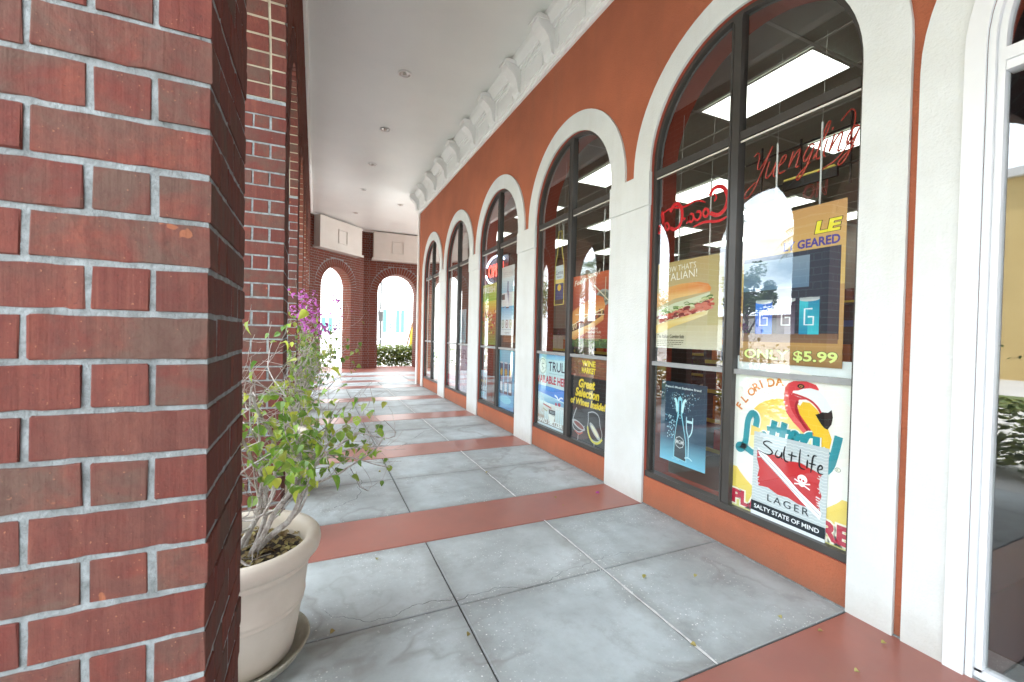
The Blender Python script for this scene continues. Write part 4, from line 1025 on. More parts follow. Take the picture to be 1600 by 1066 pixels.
H_.rect(.05, .08, .95, .09, c8(170, 196, 210)); H_.text('enjoy', .32, .02, .03, c8(120, 124, 126), wd=.4); H_.done()
for (nm, lb, Yp, wd, z0, ht, c1, c2) in (('blue_can_poster', 'bright blue can poster low in the third window right pane', 5.955, .60, .27, .845, c8(70, 150, 200), c8(130, 190, 214)),
        ('pale_can_poster', 'pale blue drink poster low in the third window left pane', 6.68, .30, .30, .45, c8(150, 190, 216), c8(170, 196, 214)),
        ('white_menu_poster', 'tall plain white notice in the left pane of the fourth window', 8.66, .60, .30, 2.15, c8(232, 234, 236), c8(236, 236, 236)),
        ('lilac_poster', 'lilac patterned poster low in the fourth window right pane', 7.93, .60, .27, .84, c8(196, 190, 214), c8(206, 200, 214)),
        ('cream_menu_poster', 'cream striped notice in the left pane of the last window', 10.58, .60, .34, 1.9, c8(206, 200, 160), c8(224, 206, 160)),
        ('white_sheet_poster', 'large blank white sheet in the right pane of the last window', 9.92, .62, .30, 2.2, c8(236, 240, 242), c8(238, 240, 240))):
    q = Poster(nm, lb, 'poster', Yp, z0, wd, ht, base=c1); q.rect(0, 0, 1, 1, c1, c2)
    if 'can' in nm:
        for x in (.15, .42, .68): q.rect(x, .25, x+.2, .78, c8(44, 60, 84), c8(60, 90, 120)); q.ell(x+.1, .62, .07, .09, c8(190, 160, 70)); q.rect(x+.03, .30, x+.17, .45, c8(196, 210, 220)); q.ell(x+.1, .78, .1, .02, c8(200, 210, 216))
        q.ell(.5, .16, .34, .10, c8(120, 196, 220))
    elif nm == 'lilac_poster':
        for i in range(50): q.ell(rr.random()*.9+.05, rr.random()*.6+.05, .06, .05, rr.choice((c8(176, 150, 190), c8(226, 220, 232), c8(210, 180, 196), c8(190, 196, 220))), n=7)
        q.text('TUPL', .06, .72, .2, c8(96, 86, 110), wd=.85)
    elif 'cream' in nm:
        for i in range(26): q.rect(.05, .04+i*.036, .95, .052+i*.036, rr.choice((c8(170, 110, 60), c8(150, 150, 140), c8(190, 160, 90), c8(120, 100, 90))))
    elif 'white_menu' in nm:
        for i in range(6): q.rect(.35, .36+i*.045, .62, .368+i*.045, c8(150, 150, 154))
        q.ell(.5, .33, .16, .03, c8(50, 50, 54)); q.rect(0, .0, 1, .10, c8(180, 80, 120), c8(200, 130, 160)); q.rect(0, .02, 1, .05, c8(230, 214, 224))
    else: q.ell(.28, .24, .18, .14, c8(130, 180, 206)); q.rect(.1, .40, .6, .405, c8(150, 160, 164)); q.rect(.1, .08, .7, .085, c8(170, 180, 184))
    q.done()
q = Poster('blue_strip_poster', 'small pale blue panel in the upper right pane of the fourth window', 'poster', 7.90, 1.16, .42, .62, base=c8(150, 190, 206)); q.rect(0, 0, 1, 1, c8(150, 196, 206), c8(190, 206, 216)); q.poly([(.1, .1), (.9, .1), (.75, .6), (.5, .9), (.3, .6)], c8(110, 160, 176)); q.done()
m = MB(); m.box(-.01, .01, -.75, .0, 0, 1.08); t = m.build('wooden_backboard', M_wood); t.location = (2.62, 6.05, 1.22); tag(t, 'brown wooden board standing behind the vodka poster', 'board')

# --- hanging rods
for (y, z0, z1, lb) in ((2.60, 2.05, 2.40, 'left'), (2.30, 1.95, 2.47, 'right')):
    pass
rods = [((2.60, 2.575, 1.93), (2.60, 2.575, 2.42), 'clear rod holding the left edge of the sandwich poster'), ((2.60, 2.28, 1.93), (2.60, 2.28, 2.50), 'clear rod holding the right side of the sandwich poster'),
        ((2.60, 1.79, 2.10), (2.60, 1.79, 2.56), 'clear rod above the left side of the price banner'), ((2.60, 1.53, 2.10), (2.60, 1.53, 2.58), 'clear rod above the right side of the price banner'),
        ((2.60, 3.55, 1.97), (2.60, 3.55, 2.60), 'clear rod above the hot sandwich poster'), ((2.60, 4.33, 2.40), (2.60, 4.33, 2.62), 'thin wire holding the bottle shaped neon')]
for a, b, lb in rods:
    m = MB(); a = Vector(a); b = Vector(b); m.tube([(0, 0, 0), b-a], .0055, 6); m.tube([b-a, (.02, .0, .25+3.33-b.z)], .0012, 4); t = m.build('hanging_rod', M_rod); t.location = a; tag(t, lb, 'rod', 'rods hanging behind the glass')

# --- neon signs
def tubes_text(s, shear, bevel):
    return text_mesh(s, shear, 0., bevel, True)
def place_text(mb, s, ht, wd, bevel, shear, x, y, rot=0):
    V, F, (x0, x1, y0, y1) = tubes_text(s, shear, bevel); k = ht/(y1-y0); kx = wd/(x1-x0); ca, sa = math.cos(rot), math.sin(rot)
    mb.idx([(x+(v[0]-x0)*kx*ca-(v[1]-y0)*k*sa, y+(v[0]-x0)*kx*sa+(v[1]-y0)*k*ca, v[2]*k) for v in V], F)
def signmat(x, Y, z): return Matrix(((0, 0, -1, x), (-1, 0, 0, Y), (0, 1, 0, z), (0, 0, 0, 1)))
nb = tag(empty('neon_beer_sign', mw=signmat(2.72, 2.12, 2.30)), 'unlit red script neon beer sign on a black frame above the price banner', 'neon sign')
m = MB(); m.smooth = True
# handwritten double tube word
def cur(pts, it=2):
    p = [Vector(q) for q in pts]
    for _ in range(it):
        q = [p[0]]
        for a, b in zip(p, p[1:]): q += [a*.75+b*.25, a*.25+b*.75]
        q.append(p[-1]); p = q
    return p
GLY = {'Y': [[(0, 1.5), (.15, 1.7), (.35, 1.4), (.4, .8), (.6, .7), (.8, 1.1), (.95, 1.7)], [(.95, 1.7), (.8, .6), (.6, -.5), (.2, -.7), (.1, -.3), (.6, .1)]],
       'u': [[(0, .9), (.02, .2), (.2, 0), (.4, .3), (.45, .9), (.45, .2), (.6, 0)]], 'e': [[(0, .4), (.3, .6), (.3, .9), (.1, .9), (.02, .4), (.2, 0), (.5, .1)]],
       'n': [[(0, .9), (.02, 0), (.1, .6), (.3, .95), (.4, .7), (.42, 0), (.6, .1)]], 'g': [[(.42, .8), (.2, .95), (.02, .5), (.2, .05), (.42, .5), (.44, .9), (.4, -.3), (.2, -.7), (.0, -.5), (.5, .05)]],
       'l': [[(0, .1), (.25, 1.2), (.2, 1.7), (.05, 1.5), (.05, .3), (.2, 0), (.35, .1)]], 'i': [[(0, .8), (.04, .2), (.2, 0)], [(.08, 1.15), (.1, 1.25)]]}
def word(mb, s, x, y, h, adv, slope, shear=.35, r=.0042, dz=0):
    for ch in s:
        gw = {'Y': 1.0, 'l': .34, 'i': .26}.get(ch, .58)
        for k in GLY[ch]:
            pts = [(x+(px+py*shear)*h, y+py*h+ (x)*slope, dz) for px, py in k]
            mb.tube(cur(pts), r, 5)
        x += gw*h*adv
word(m, 'Yuengling', .02, .10, .125, 1.08, .05, r=.0052)
m.tube(cur([(.62, .30, 0), (.68, .36, 0), (.70, .28, 0), (.64, .10, 0), (.50, .05, 0)]), .0042, 5); m.build('script_tubes', M_nred, nb)
m = MB()
for a, b in (((.0, .26, -.03), (.86, .27, -.03)), ((.0, .04, -.03), (.86, .06, -.03)), ((.12, .0, -.03), (.12, .34, -.03)), ((.66, -.06, -.03), (.66, .36, -.03)), ((.38, .0, -.03), (.38, .30, -.03))): m.bar(a, b, .009)
m.build('sign_frame', M_black, nb)
m = MB(); m.box(.28, .60, -.0, .055, -.03, -.01); m.build('name_plate', M_black, nb)
m = MB(); m.box(.29, .59, .058, .068, -.02, -.005); m.build('yellow_strip', M_nyel, nb)
m = MB(); place_text(m, 'ON', .09, .14, .012, .1, .42, -.10); m.build('letter_tubes', M_nred, nb)

ob = tag(empty('open_sign', mw=signmat(2.535, 6.66, 2.13)), 'lit red and white oval OPEN sign in the third window', 'neon sign')
m = MB(); m.smooth = True
pts = [(.42+.41*math.cos(R(a)), .20+.215*math.sin(R(a)), 0) for a in range(0, 360, 12)]; m.tube(pts[3:14], .014, 8); m.tube(pts[16:29], .014, 8); m.build('oval_tube', M_nwhite, ob)
m = MB(); place_text(m, 'OPEN', .20, .60, .028, .05, .12, .10); m.build('letter_tubes', M_nopen, ob)
m = MB(); m.box(.0, .84, .0, .40, -.05, -.035); m.build('back_plate', M_black, ob)

nb2 = tag(empty('bottle_neon_sign', mw=signmat(2.60, 4.53, 1.70)), 'yellow bottle shaped neon beer sign hanging in the second window', 'neon sign')
m = MB(); m.tube(cur([(.02, 0, 0), (.02, .48, 0), (.08, .62, 0), (.09, .86, 0)], 2), .005, 6); m.tube(cur([(.23, 0, 0), (.23, .48, 0), (.17, .62, 0), (.16, .86, 0)], 2), .005, 6); m.tube([(.02, 0, 0), (.23, 0, 0)], .005, 6); m.tube([(.09, .86, 0), (.16, .86, 0)], .005, 6); m.build('bottle_tube', M_nyel, nb2)
m = MB(); m.tube(cur([(.09, .87, 0), (.08, .95, 0), (.125, 1.0, 0), (.17, .95, 0), (.16, .87, 0)]), .004, 5); m.build('hook', M_metal, nb2)
lb = MB(); lb.col = c8(44, 62, 110); lb.box(.035, .215, .06, .25, -.006, -.001); lb.col = c8(226, 206, 120); lb.box(.035, .215, .2501, .30, -.006, -.001); lb.col = c8(206, 224, 232); lb.box(.035, .215, .3001, .46, -.006, -.001); lb.col = c8(226, 190, 60)
for i in range(12): lb.face([(.125, .20, 0), (.125+.04*math.cos(i*PI/6), .20+.04*math.sin(i*PI/6), 0), (.125+.04*math.cos((i+1)*PI/6), .20+.04*math.sin((i+1)*PI/6), 0)])
lb.build('label_plate', M_print, nb2, 'ink')
tt = Fl(nb2, .25, .25); tt.step = .0005; tt.text('Corona', .18, 1.42, .2, c8(44, 62, 110), wd=.62, shear=.3); tt.text('Extra', .3, 1.26, .1, c8(44, 62, 110), wd=.4); tt.done()

# ------------------------------------------------------------------ recessed ceiling lights
for i, (x, y) in enumerate(((1.09, 6.21), (1.09, 8.06), (1.08, 9.85), (1.07, 11.7), (1.08, 14.1), (2.17, 12.6), (1.1, 4.36), (1.1, 2.5))):
    t = tag(empty('recessed_light', (x, y, CEIL)), ('round recessed ceiling light, %s' % ('nearest one in view', 'second in the row', 'third in the row', 'fourth in the row', 'last in the row by the cream panels', 'single one off the row near the shop corner', 'just above the top edge of view', 'above the viewpoint')[i]), 'ceiling light', 'round lights recessed in the walkway ceiling')
    m = MB(); m.smooth = True; m.lathe([(.075, -.001), (.092, -.004), (.095, -.010), (.088, -.014), (.074, -.012), (.070, -.002)], 24); m.build('trim_ring', M_white2, t)
    m = MB(); m.smooth = True; m.lathe([(.070, -.012), (.066, -.008), (.050, -.002), (.03, -.0015), (0.001, -.0012)], 20); m.build('reflector', M_metal, t)
    m = MB(); m.smooth = True; m.lathe([(.001, -.022), (.02, -.020), (.028, -.012), (.025, -.002)], 12); m.build('bulb', M_panel, t)

# ------------------------------------------------------------------ planters and bougainvillea
def leaf_verts(L, wd, fold=.25, droop=.25):
    sp = [(0, 0), (.18, .42), (.38, .5), (.62, .40), (.84, .18), (1, 0)]
    V = [(0, 0, 0)]; F = []
    cen = [(0, u*L, -droop*L*u*u) for u, _ in sp]; Lf = [(-v*wd, u*L, -droop*L*u*u+abs(v)*wd*fold*2) for u, v in sp[1:-1]]; Rt = [(v*wd, u*L, -droop*L*u*u+abs(v)*wd*fold*2) for u, v in sp[1:-1]]
    V = cen+Lf+Rt   # 0..5 centre, 6..9 left, 10..13 right
    F = [(0, 1, 6), (1, 2, 7, 6), (2, 3, 8, 7), (3, 4, 9, 8), (4, 5, 9), (0, 10, 1), (1, 10, 11, 2), (2, 11, 12, 3), (3, 12, 13, 4), (4, 13, 5)]
    return V, F
LEAFM = []
for i in range(6):
    V, Fc = leaf_verts(random.uniform(.040, .058), random.uniform(.034, .046), random.uniform(.05, .4), random.uniform(0, .5))
    me = bpy.data.meshes.new('leaf'); me.from_pydata(V, [], Fc); me.materials.append(M_leaf)
    me.polygons.foreach_set('use_smooth', [True]*len(Fc)); me.update(); LEAFM.append(me)
def add_leaf(mb, p, q, s):
    V, Fc = leaf_verts(.05*s, .04*s, .2, .3); M_ = Matrix.Translation(p) @ q.to_matrix().to_4x4(); mb.col = (random.random(),)*3
    mb.idx([M_ @ Vector(v) for v in V], Fc)
def litter(mb, cx, cy, z, r, n):
    for _ in range(n):
        a = random.uniform(0, 2*PI); rr_ = r*math.sqrt(random.random()); p = Vector((cx+rr_*math.cos(a), cy+rr_*math.sin(a), z+random.uniform(.0, .02)))
        add_leaf(mb, p, Matrix.Rotation(random.uniform(0, 6.3), 3, 'Z').to_quaternion() @ Matrix.Rotation(random.uniform(-.6, .6), 3, 'X').to_quaternion(), random.uniform(.35, .8))
def planter(x, y, label, slabel):
    s = MB(); s.smooth = True; s.lathe([(0.001, .002), (.235, .002), (.262, .02), (.285, .058), (.292, .066), (.284, .068), (.270, .060), (.245, .03), (.0, .024)], 56)
    so = tag(s.build('planter_saucer', M_saucer), slabel, 'saucer', 'saucers under the planters'); so.location = (x, y, 0); so.scale = (.89, .89, .9)
    root = tag(empty('planter', (x, y, .025)), label, 'planter', 'round beige planters between the piers')
    root.scale = (.96, .96, .97)
    b = MB(); b.smooth = True
    b.lathe([(.001, .0), (.195, .0), (.205, .008), (.222, .10), (.238, .20), (.2405, .205), (.245, .208), (.2455, .214), (.243, .22), (.2445, .226), (.250, .232), (.250, .240), (.247, .245), (.258, .33), (.264, .372), (.270, .376), (.270, .384),
             (.266, .388), (.268, .402), (.290, .408), (.305, .425), (.310, .45), (.306, .472), (.294, .486), (.278, .488), (.262, .480), (.252, .462), (.248, .44), (.246, .36), (.24, .30)], 64)
    b.build('pot', M_pot, root)
    b = MB(); b.lathe([(0.001, .415), (.1, .412), (.2, .405), (.246, .40)], 32); so = b.build('soil', M_soil, root)
    lt = MB(); litter(lt, 0, 0, .412, .235, 330 if y < 3 else 80)
    o = lt.build('dry_leaves', M_dead, root, 'rnd'); o['kind'] = 'stuff'
    return root
PLY = 2.02
planter(-.262, PLY, 'nearest beige planter with a rolled rim, standing beside the front brick pier', 'saucer under the nearest planter')
planter(-.30, PLY+P, 'second beige planter, behind the nearest bougainvillea', 'saucer under the second planter')
planter(-.30, PLY+2*P, 'third beige planter along the arcade, half hidden by branches', 'saucer under the third planter')
planter(-.30, PLY+3*P, 'fourth beige planter along the arcade, hardly visible', 'saucer under the fourth planter')

def bush(base, label, seed, nleaf, nflow, spread, top, bias, individual, stems=7, twigs=1.0, fc=None):
    rn = random.Random(seed); root = tag(empty('bougainvillea', base), label, 'potted shrub', 'bougainvilleas in the planters')
    wood = MB(); wood.smooth = True; tips = []; nodes = []
    def grow(p, d, r, L, depth):
        n = max(3, int(L/.05)); pts = [p.copy()]; rad = [r]
        for i in range(n):
            if base[0]+p.x > .22: d = (d+Vector((-.35, 0, .15))).normalized()
            if p.z < .26 and math.hypot(p.x, p.y) > .16: d = (d+Vector((0, 0, .6))).normalized()
            if base[0]+p.x > .34 or (p.z < .12 and i > 2 and depth > 0): break
            d = (d + Vector((rn.gauss(0, .16), rn.gauss(0, .16), rn.gauss(.02, .12)))+bias*.04).normalized()
            p = p+d*(L/n); pts.append(p.copy()); rad.append(max(r*(1-.55*(i+1)/n), .0009))
            nodes.append((p.copy(), d.copy(), depth))
            if depth < 4 and i > 0 and rn.random() < (.62 if depth else .5)*twigs and r > .0012:
                ax = Vector((rn.gauss(0, 1), rn.gauss(0, 1), rn.gauss(.1, .6))).normalized(); nd = (d*.55+ax*.8).normalized()
                grow(p.copy(), nd, rad[-1]*.54, L*rn.uniform(.35, .68), depth+1)
        wood.tube(pts, rad, 7 if r > .006 else 4 if r > .0025 else 3, cap=False); tips.append((p, d))
    for i in range(stems):
        a = 2*PI*i/stems+rn.uniform(-.4, .4); d = Vector((math.cos(a)*spread, math.sin(a)*spread, 1)).normalized()
        d = (d+bias*.5).normalized()
        grow(Vector((math.cos(a)*.05, math.sin(a)*.05, -.02)), d, rn.uniform(.009, .016), top*rn.uniform(.45, .75), 0)
    wood.build('branch', M_bark, root)
    cand = [n for n in nodes if n[2] >= 1 and n[0].z > .08]; rn.shuffle(cand)
    lm = MB(); cnt = 0; k = 0
    while cnt < nleaf and k < len(cand)*3:
        p, d, dp = cand[k % len(cand)]; k += 1
        # leaves come in clumps, many twigs stay bare
        clump = math.sin(p.x*11+seed)+math.sin(p.y*9+1.3*seed)+math.sin(p.z*12+.5*seed)
        if clump < -.1 and rn.random() > .12: continue
        q = Matrix.Rotation(rn.uniform(0, 2*PI), 3, 'Z').to_quaternion() @ Matrix.Rotation(rn.gauss(-.7, .5), 3, 'X').to_quaternion() @ Matrix.Rotation(rn.gauss(0, .5), 3, 'Y').to_quaternion()
        pp = p+Vector((rn.uniform(-.02, .02), rn.uniform(-.02, .02), rn.uniform(-.01, .01)))
        if individual and cnt < 298:
            o = link('leaf', rn.choice(LEAFM), root, pp); o.rotation_mode = 'QUATERNION'; o.rotation_quaternion = q; s = rn.uniform(.6, 1.12); o.scale = (s, s, s)
        else: add_leaf(lm, pp, q, rn.uniform(.5, 1.0))
        cnt += 1
    if lm.f:
        o = lm.build('small_leaves', M_leafj, root, 'rnd'); o['kind'] = 'stuff'
    if nflow:
        fm = MB(); hi = sorted([t for t in tips if t[0].x > -.25], key=lambda t: -t[0].z)[:80]; rn.shuffle(hi); cs = hi[:7]
        if fc: cs = [(Vector(q)-Vector(base), q) for q in fc]
        for p, d in cs:
            for _ in range(nflow):
                pp = p+Vector((rn.gauss(0, .045), rn.gauss(0, .045), rn.gauss(0, .04)))
                q = Matrix.Rotation(rn.uniform(0, 6.3), 3, 'Z').to_quaternion() @ Matrix.Rotation(rn.uniform(-1.5, 1.5), 3, 'X').to_quaternion()
                add_leaf(fm, pp, q, rn.uniform(.5, .8))
        o = fm.build('flower_bracts', M_bract, root, 'rnd'); o['kind'] = 'stuff'
    return root
bush((-.275, PLY, .43), 'nearest bougainvillea, twiggy with yellow green leaves, in the front planter', 5, 820, 0, .60, 1.03, Vector((.14, .0, .10)), True, 10, 1.25)
bush((-.30, PLY+P, .44), 'second bougainvillea with magenta bracts, right behind the nearest one', 12, 420, 26, .45, 1.22, Vector((.22, -.05, .25)), False, 8, fc=[(-.10, 3.95, 1.63), (-.12, 3.9, 1.50), (-.03, 3.95, 1.47), (.04, 3.95, 1.35), (.0, 3.95, 1.38), (-.10, 4.0, 1.41)])
bush((-.30, PLY+2*P, .44), 'third bougainvillea with magenta bracts against the far arch', 23, 420, 24, .45, 1.25, Vector((.3, -.05, .25)), False, 8, fc=[(.05, 5.9, 1.6), (.22, 5.9, 1.72), (.12, 5.9, 1.35), (-.1, 5.9, 1.7), (.26, 5.95, 1.55)])
bush((-.30, PLY+3*P, .44), 'fourth bougainvillea, mostly hidden behind the others', 31, 300, 10, .40, 1.15, Vector((.2, 0, .3)), False, 7)

# fallen leaves and petals on the floor
FL = [((.647, 1.797), 'on the dark joint in the front slabs'), ((2.06, 1.344), 'near the shop wall by the front band'), ((2.15, 1.19), 'at the edge of the front red band'), ((1.509, 1.367), 'on the white joint at the front'),
      ((2.024, .98), 'lying alone on the front red band'), ((2.33, 1.03), 'against the foot of the white surround'), ((1.81, 3.044), 'left one of the pair on the second red band'), ((1.80, 2.90), 'small one at the front edge of the second band'),
      ((.587, 4.237), 'in the middle of the second row of slabs'), ((1.514, 3.849), 'on the white joint in the second row of slabs'), ((1.673, 1.85), 'below the champagne poster window'), ((.10, 2.05), 'beside the planter saucer'), ((.35, 2.62), 'at the left edge of the second slab row'), ((1.95, 1.75), 'on the slab below the lottery poster')]
for i, ((x, y), lb) in enumerate(FL):
    V, Fc = leaf_verts(random.uniform(.022, .036), random.uniform(.018, .026), .5, -.2)
    mb = MB(); mb.idx(V, Fc); o = mb.build('fallen_leaf', M_dead1); o.location = (x, y, .004); o.rotation_euler = (0, 0, random.uniform(0, 6.3)); tag(o, 'small dry yellow leaf '+lb, 'leaf', 'fallen leaves on the walkway')
V, Fc = leaf_verts(.03, .028, .4, -.3); mb = MB(); 
mb.col = (.2, .2, .2); mb.idx(V, Fc); mb.col = (.6,)*3; mb.idx([(-y, x, z+.004) for x, y, z in V], Fc); o = mb.build('fallen_bract', M_bract, None, 'rnd'); o.location = (2.21, 3.01, .003); tag(o, 'single magenta bract on the second red band', 'petal')

# ------------------------------------------------------------------ outside: hedge, railing, umbrella, bench
def leafcloud(mb, n, fn, s, rn):
    for _ in range(n):
        p = fn(); a = rn.uniform(0, 6.3); b = rn.uniform(-1.2, 1.2); u = Vector((math.cos(a), math.sin(a), 0))*s*rn.uniform(.6, 1.3); v = Vector((-math.sin(a)*math.cos(b), math.cos(a)*math.cos(b), math.sin(b)))*s*.55
        mb.col = (rn.random(),)*3; mb.face([p-u, p-v*.9, p+u, p+v*.9])
rn = random.Random(77)
hd = tag(empty('hedge', (3.2, 17.9, -.13)), 'yellow green hedge seen through the square end arch', 'hedge')
mb = MB(); leafcloud(mb, 11000, lambda: Vector((rn.uniform(-1.7, 2.6), rn.gauss(0, .22), .08+rn.random()**.8*(.78+.1*math.sin(rn.random()*9)))), .06, rn); o = mb.build('foliage', M_hedge, hd, 'rnd'); o['kind'] = 'stuff'
mb = MB()
for i in range(26):
    x = rn.uniform(-1.6, 2.5); mb.tube([(x, 0, 0), (x+rn.uniform(-.1, .1), rn.uniform(-.1, .1), .4), (x+rn.uniform(-.2, .2), rn.uniform(-.1, .1), .75)], [.008, .006, .003], 4)
mb.build('stem', M_bark, hd)['kind'] = 'stuff'
hd2 = tag(empty('hedge', (-.9, 17.6, -.13)), 'green hedge outside the angled arch', 'hedge')
mb = MB(); leafcloud(mb, 3500, lambda: Vector((rn.uniform(-1.9, 1.6), rn.gauss(0, .3), .05+rn.random()*.8)), .05, rn); o = mb.build('foliage', M_hedge, hd2, 'rnd'); o['kind'] = 'stuff'
rl = tag(empty('metal_railing', (3.2, 19.2, -.14)), 'grey metal railing behind the hedge', 'railing')
mb = MB(); mb.tube([(-2.6, 0, 1.14), (3.5, 0, 1.14)], .02, 8); mb.build('top_rail', M_rail, rl)
for i in range(8):
    mb = MB(); mb.tube([(-2.6+i*.87, 0, 0), (-2.6+i*.87, 0, 1.12)], .018, 8); mb.build('post', M_rail, rl)
bn = tag(empty('bench', (3.0, 18.6, -.14)), 'white slatted bench half hidden in the hedge', 'bench')
for k, (y, z) in enumerate(((.0, .45), (.12, .45), (.24, .45), (.3, .62), (.31, .76))):
    mb = MB(); mb.box(-.6, .6, y-.04, y+.04, z-.015, z+.015) if k < 3 else mb.box(-.6, .6, y-.012, y+.012, z-.04, z+.04); mb.build('slat', M_white2, bn)
for x in (-.5, .5):
    for y in (.0, .28): mb = MB(); mb.box(x-.02, x+.02, y-.02, y+.02, 0, .43 if y < .1 else .8); mb.build('leg', M_white2, bn)
um = tag(empty('closed_umbrella', (3.62, 18.3, -.14)), 'folded yellow umbrella leaning on a brown pole by the end arch', 'umbrella')
mb = MB(); mb.smooth = True; mb.tube([(-.35, 0, 0), (.12, 0, 1.9)], .035, 8); mb.build('pole', M_wood, um)
mb = MB(); mb.smooth = True; mb.tube([(-.02, -.02, .75), (.06, -.02, .95), (.15, -.02, 1.5), (.20, -.02, 1.95)], [.05, .10, .12, .02], 10); mb.build('canopy', M_umb, um)
lp = tag(empty('lamp_post', (3.98, 30, -.14)), 'dark slim lamp post in front of the white building', 'lamp post')
mb = MB(); mb.tube([(0, 0, 0), (0, 0, 5.2)], [.09, .05], 8); mb.build('post', M_black, lp); mb = MB(); mb.lathe([(.05, 2.1), (.16, 2.2), (.2, 2.8), (.1, 2.95), (.0, 3.0)], 10); mb.build('lantern', M_black, lp)

# white building with teal shutters
wbld = tag(empty('white_building', (8, 38, -.14)), 'large white building with teal shutters behind the end arches', 'building')
mb = MB(); mb.box(-24, 20, 0, 12, 0, 9.5); mb.build('wall', M_whiteb, wbld); mb = MB(); mb.prism([(-.6, 9.5), (12.6, 9.5), (6, 12.5)], -24.5, 20.5, lambda u, v, d: (d, u, v)); mb.build('roof', M_roof, wbld)
def bwin(x0, x1, z0, z1, sh=True, nx=4, nz=5, tall=None):
    f = MB(); f.box(x0-.08, x1+.08, -.06, -.002, z0-.08, z1+.08); w_ = f.build('window', M_whiteb, wbld)
    for i in range(nx):
        for j in range(nz):
            a = x0+(x1-x0)*(i+.16)/nx; b = x0+(x1-x0)*(i+.84)/nx; c_ = z0+(z1-z0)*(j+.16)/nz; d_ = z0+(z1-z0)*(j+.84)/nz
            m = MB(); m.box(a, b, -.068, -.0601, c_, d_); m.build('pane', M_darkglass, w_)
    if sh:
        t0, t1 = tall or (z0, z1)
        for a, b in ((x0-.31, x0-.02), (x1+.14, x1+.44)):
            m = MB(); m.box(a, b, -.0705, -.062, t0, t1)
            for k in range(int((t1-t0)/.12)): m.box(a+.03, b-.03, -.085, -.0706, t0+.04+k*.12, t0+.10+k*.12)
            m.build('shutter', M_teal, wbld)
for cx in (-2.15, -.65, -8.0, -6.4, -10.2, 4.0, 6.5, -4.4):
    bwin(cx-.32, cx+.32, 1.5, 2.45, True, 3, 4, (1.42, 3.35) if cx > -2.4 else (1.42, 2.5))
for cx in (-2.15, -.6, -8, -5.9, 3.8, 6.2): bwin(cx-.26, cx+.26, 5.2, 5.7, False, 3, 3)

# yellow building to the left (seen in the door glass)
yb = tag(empty('yellow_building', (-22, 4, -.14)), 'pale yellow building across the lot, reflected in the door glass', 'building')
mb = MB(); mb.box(-8, 0, -9, 7.5, 0, 8.6); mb.build('wall', M_yellowb, yb); mb = MB(); mb.box(-8.3, .3, -9.3, 7.8, 8.6, 8.95); mb.build('roof', M_whiteb, yb)
for y in (-7, -4, -1, 2, 5):
    for z in (1.2, 5): m = MB(); m.box(.002, .05, y-.6, y+.6, z, z+1.6); m.build('window', M_darkglass, yb)
wl = tag(empty('low_white_building', (-24, 30, -.14)), 'low white building reflected in the second window', 'building')
mb = MB(); mb.box(-6, 0, -12, 14, 0, 3.0); mb.build('wall', M_whiteb, wl); mb = MB(); mb.box(-6.3, .5, -12.4, 14.4, 3.0, 3.2); mb.build('roof', M_roof, wl)

def tree(x, y, h, r, label, seed, n=3800, th=.14):
    rn = random.Random(seed); t = tag(empty('tree', (x, y, -.14)), label, 'tree', 'trees across the lot'); mb = MB(); mb.smooth = True
    mb.tube([(0, 0, 0), (.05, .03, h*.3), (-.03, .05, h*.55)], [th, th*.75, th*.5], 8); ends = []
    for i in range(11):
        a = rn.uniform(0, 6.3); z0 = h*rn.uniform(.32, .55); e = Vector((math.cos(a)*r*rn.uniform(.4, .8), math.sin(a)*r*rn.uniform(.4, .8), h*rn.uniform(.55, .92)))
        mb.tube([(0, 0, z0), e*.5+Vector((0, 0, z0*.5)), e], [th*.4, th*.25, th*.08], 5); ends.append(e)
    mb.build('trunk', M_bark2, t); cl = [(e, r*rn.uniform(.25, .48)) for e in ends]+[(Vector((rn.gauss(0, r*.4), rn.gauss(0, r*.4), h*rn.uniform(.6, 1))), r*rn.uniform(.2, .4)) for _ in range(9)]
    def fn():
        c_, rr_ = rn.choice(cl); v = Vector((rn.gauss(0, 1), rn.gauss(0, 1), rn.gauss(0, 1))).normalized(); return c_+v*rr_*rn.random()**.4
    m2 = MB(); leafcloud(m2, n, fn, .10, rn); m2.build('crown', M_tree, t, 'rnd')
tree(-14, 14.3, 5.0, 1.15, 'round green tree reflected beside the drink cans', 3)
tree(-19, 27, 6.0, 2.4, 'tall green tree further up the lot', 4)
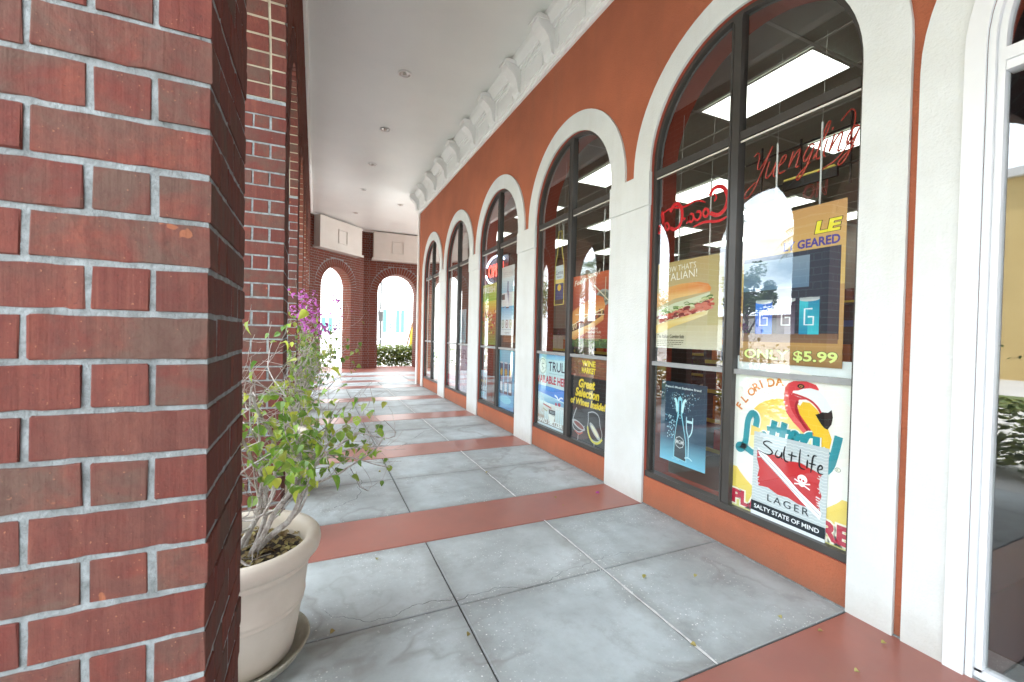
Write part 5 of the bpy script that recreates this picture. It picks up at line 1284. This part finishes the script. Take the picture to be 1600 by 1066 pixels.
tree(-12, 29, 5.6, 2.2, 'green tree reflected in the second window', 5)
tree(-12, 36, 6.5, 2.8, 'broad tree near the low white building', 6)
tree(-16, 9.6, 2.6, 1.3, 'short bushy tree in front of the yellow building', 7)
tree(-9, 33, 5.5, 2.2, 'tree beyond the angled arch on the left', 9)
def palm(x, y, h, label, seed):
    rn = random.Random(seed); t = tag(empty('palm_tree', (x, y, -.14)), label, 'palm tree', 'palms across the lot'); mb = MB(); mb.smooth = True
    mb.tube([(0, 0, 0), (.06, 0, h*.4), (.02, .05, h)], [.16, .12, .10], 9); mb.build('trunk', M_bark2, t); m2 = MB()
    for i in range(20):
        a = 2*PI*i/20+rn.uniform(-.15, .15); el = rn.uniform(-.5, 1.0); L_ = rn.uniform(1.3, 1.8); p = Vector((.02, .05, h)); d = Vector((math.cos(a)*math.cos(el), math.sin(a)*math.cos(el), math.sin(el)))
        pts = []
        for k in range(12): p = p+d*L_/12; d = (d+Vector((0, 0, -.11))).normalized(); pts.append((p.copy(), d.copy()))
        m2.col = (rn.random(),)*3; m2.tube([q for q, _ in pts], [.012]*12, 3)
        for q, dd_ in pts[2:]:
            sd_ = dd_.cross(Vector((0, 0, 1))).normalized()
            for s in (-1, 1):
                for o_ in (0, .5):
                    b = q-dd_*o_*L_/12; e = b+sd_*s*.42+dd_*.18+Vector((0, 0, -.14)); m2.face([b+dd_*.02, b-dd_*.02, e])
    m2.build('crown', M_palm, t, 'rnd')
palm(-10, 13.3, 6.5, 'tall palm reflected at the edge of the nearest window', 1); palm(-10, 8.3, 4.9, 'shorter palm reflected behind the price banner', 2); palm(-9, 20.5, 5.2, 'palm standing up the lot past the third arch', 3)
hg = tag(empty('hedge', (-2.5, 1.5, -.14)), 'long low hedge just outside the left arches', 'hedge'); mb = MB()
leafcloud(mb, 16000, lambda: Vector((rn.gauss(0, .25), rn.uniform(-3.5, 13), .05+rn.random()*.80)), .06, rn); o = mb.build('foliage', M_hedge, hg, 'rnd'); o['kind'] = 'stuff'
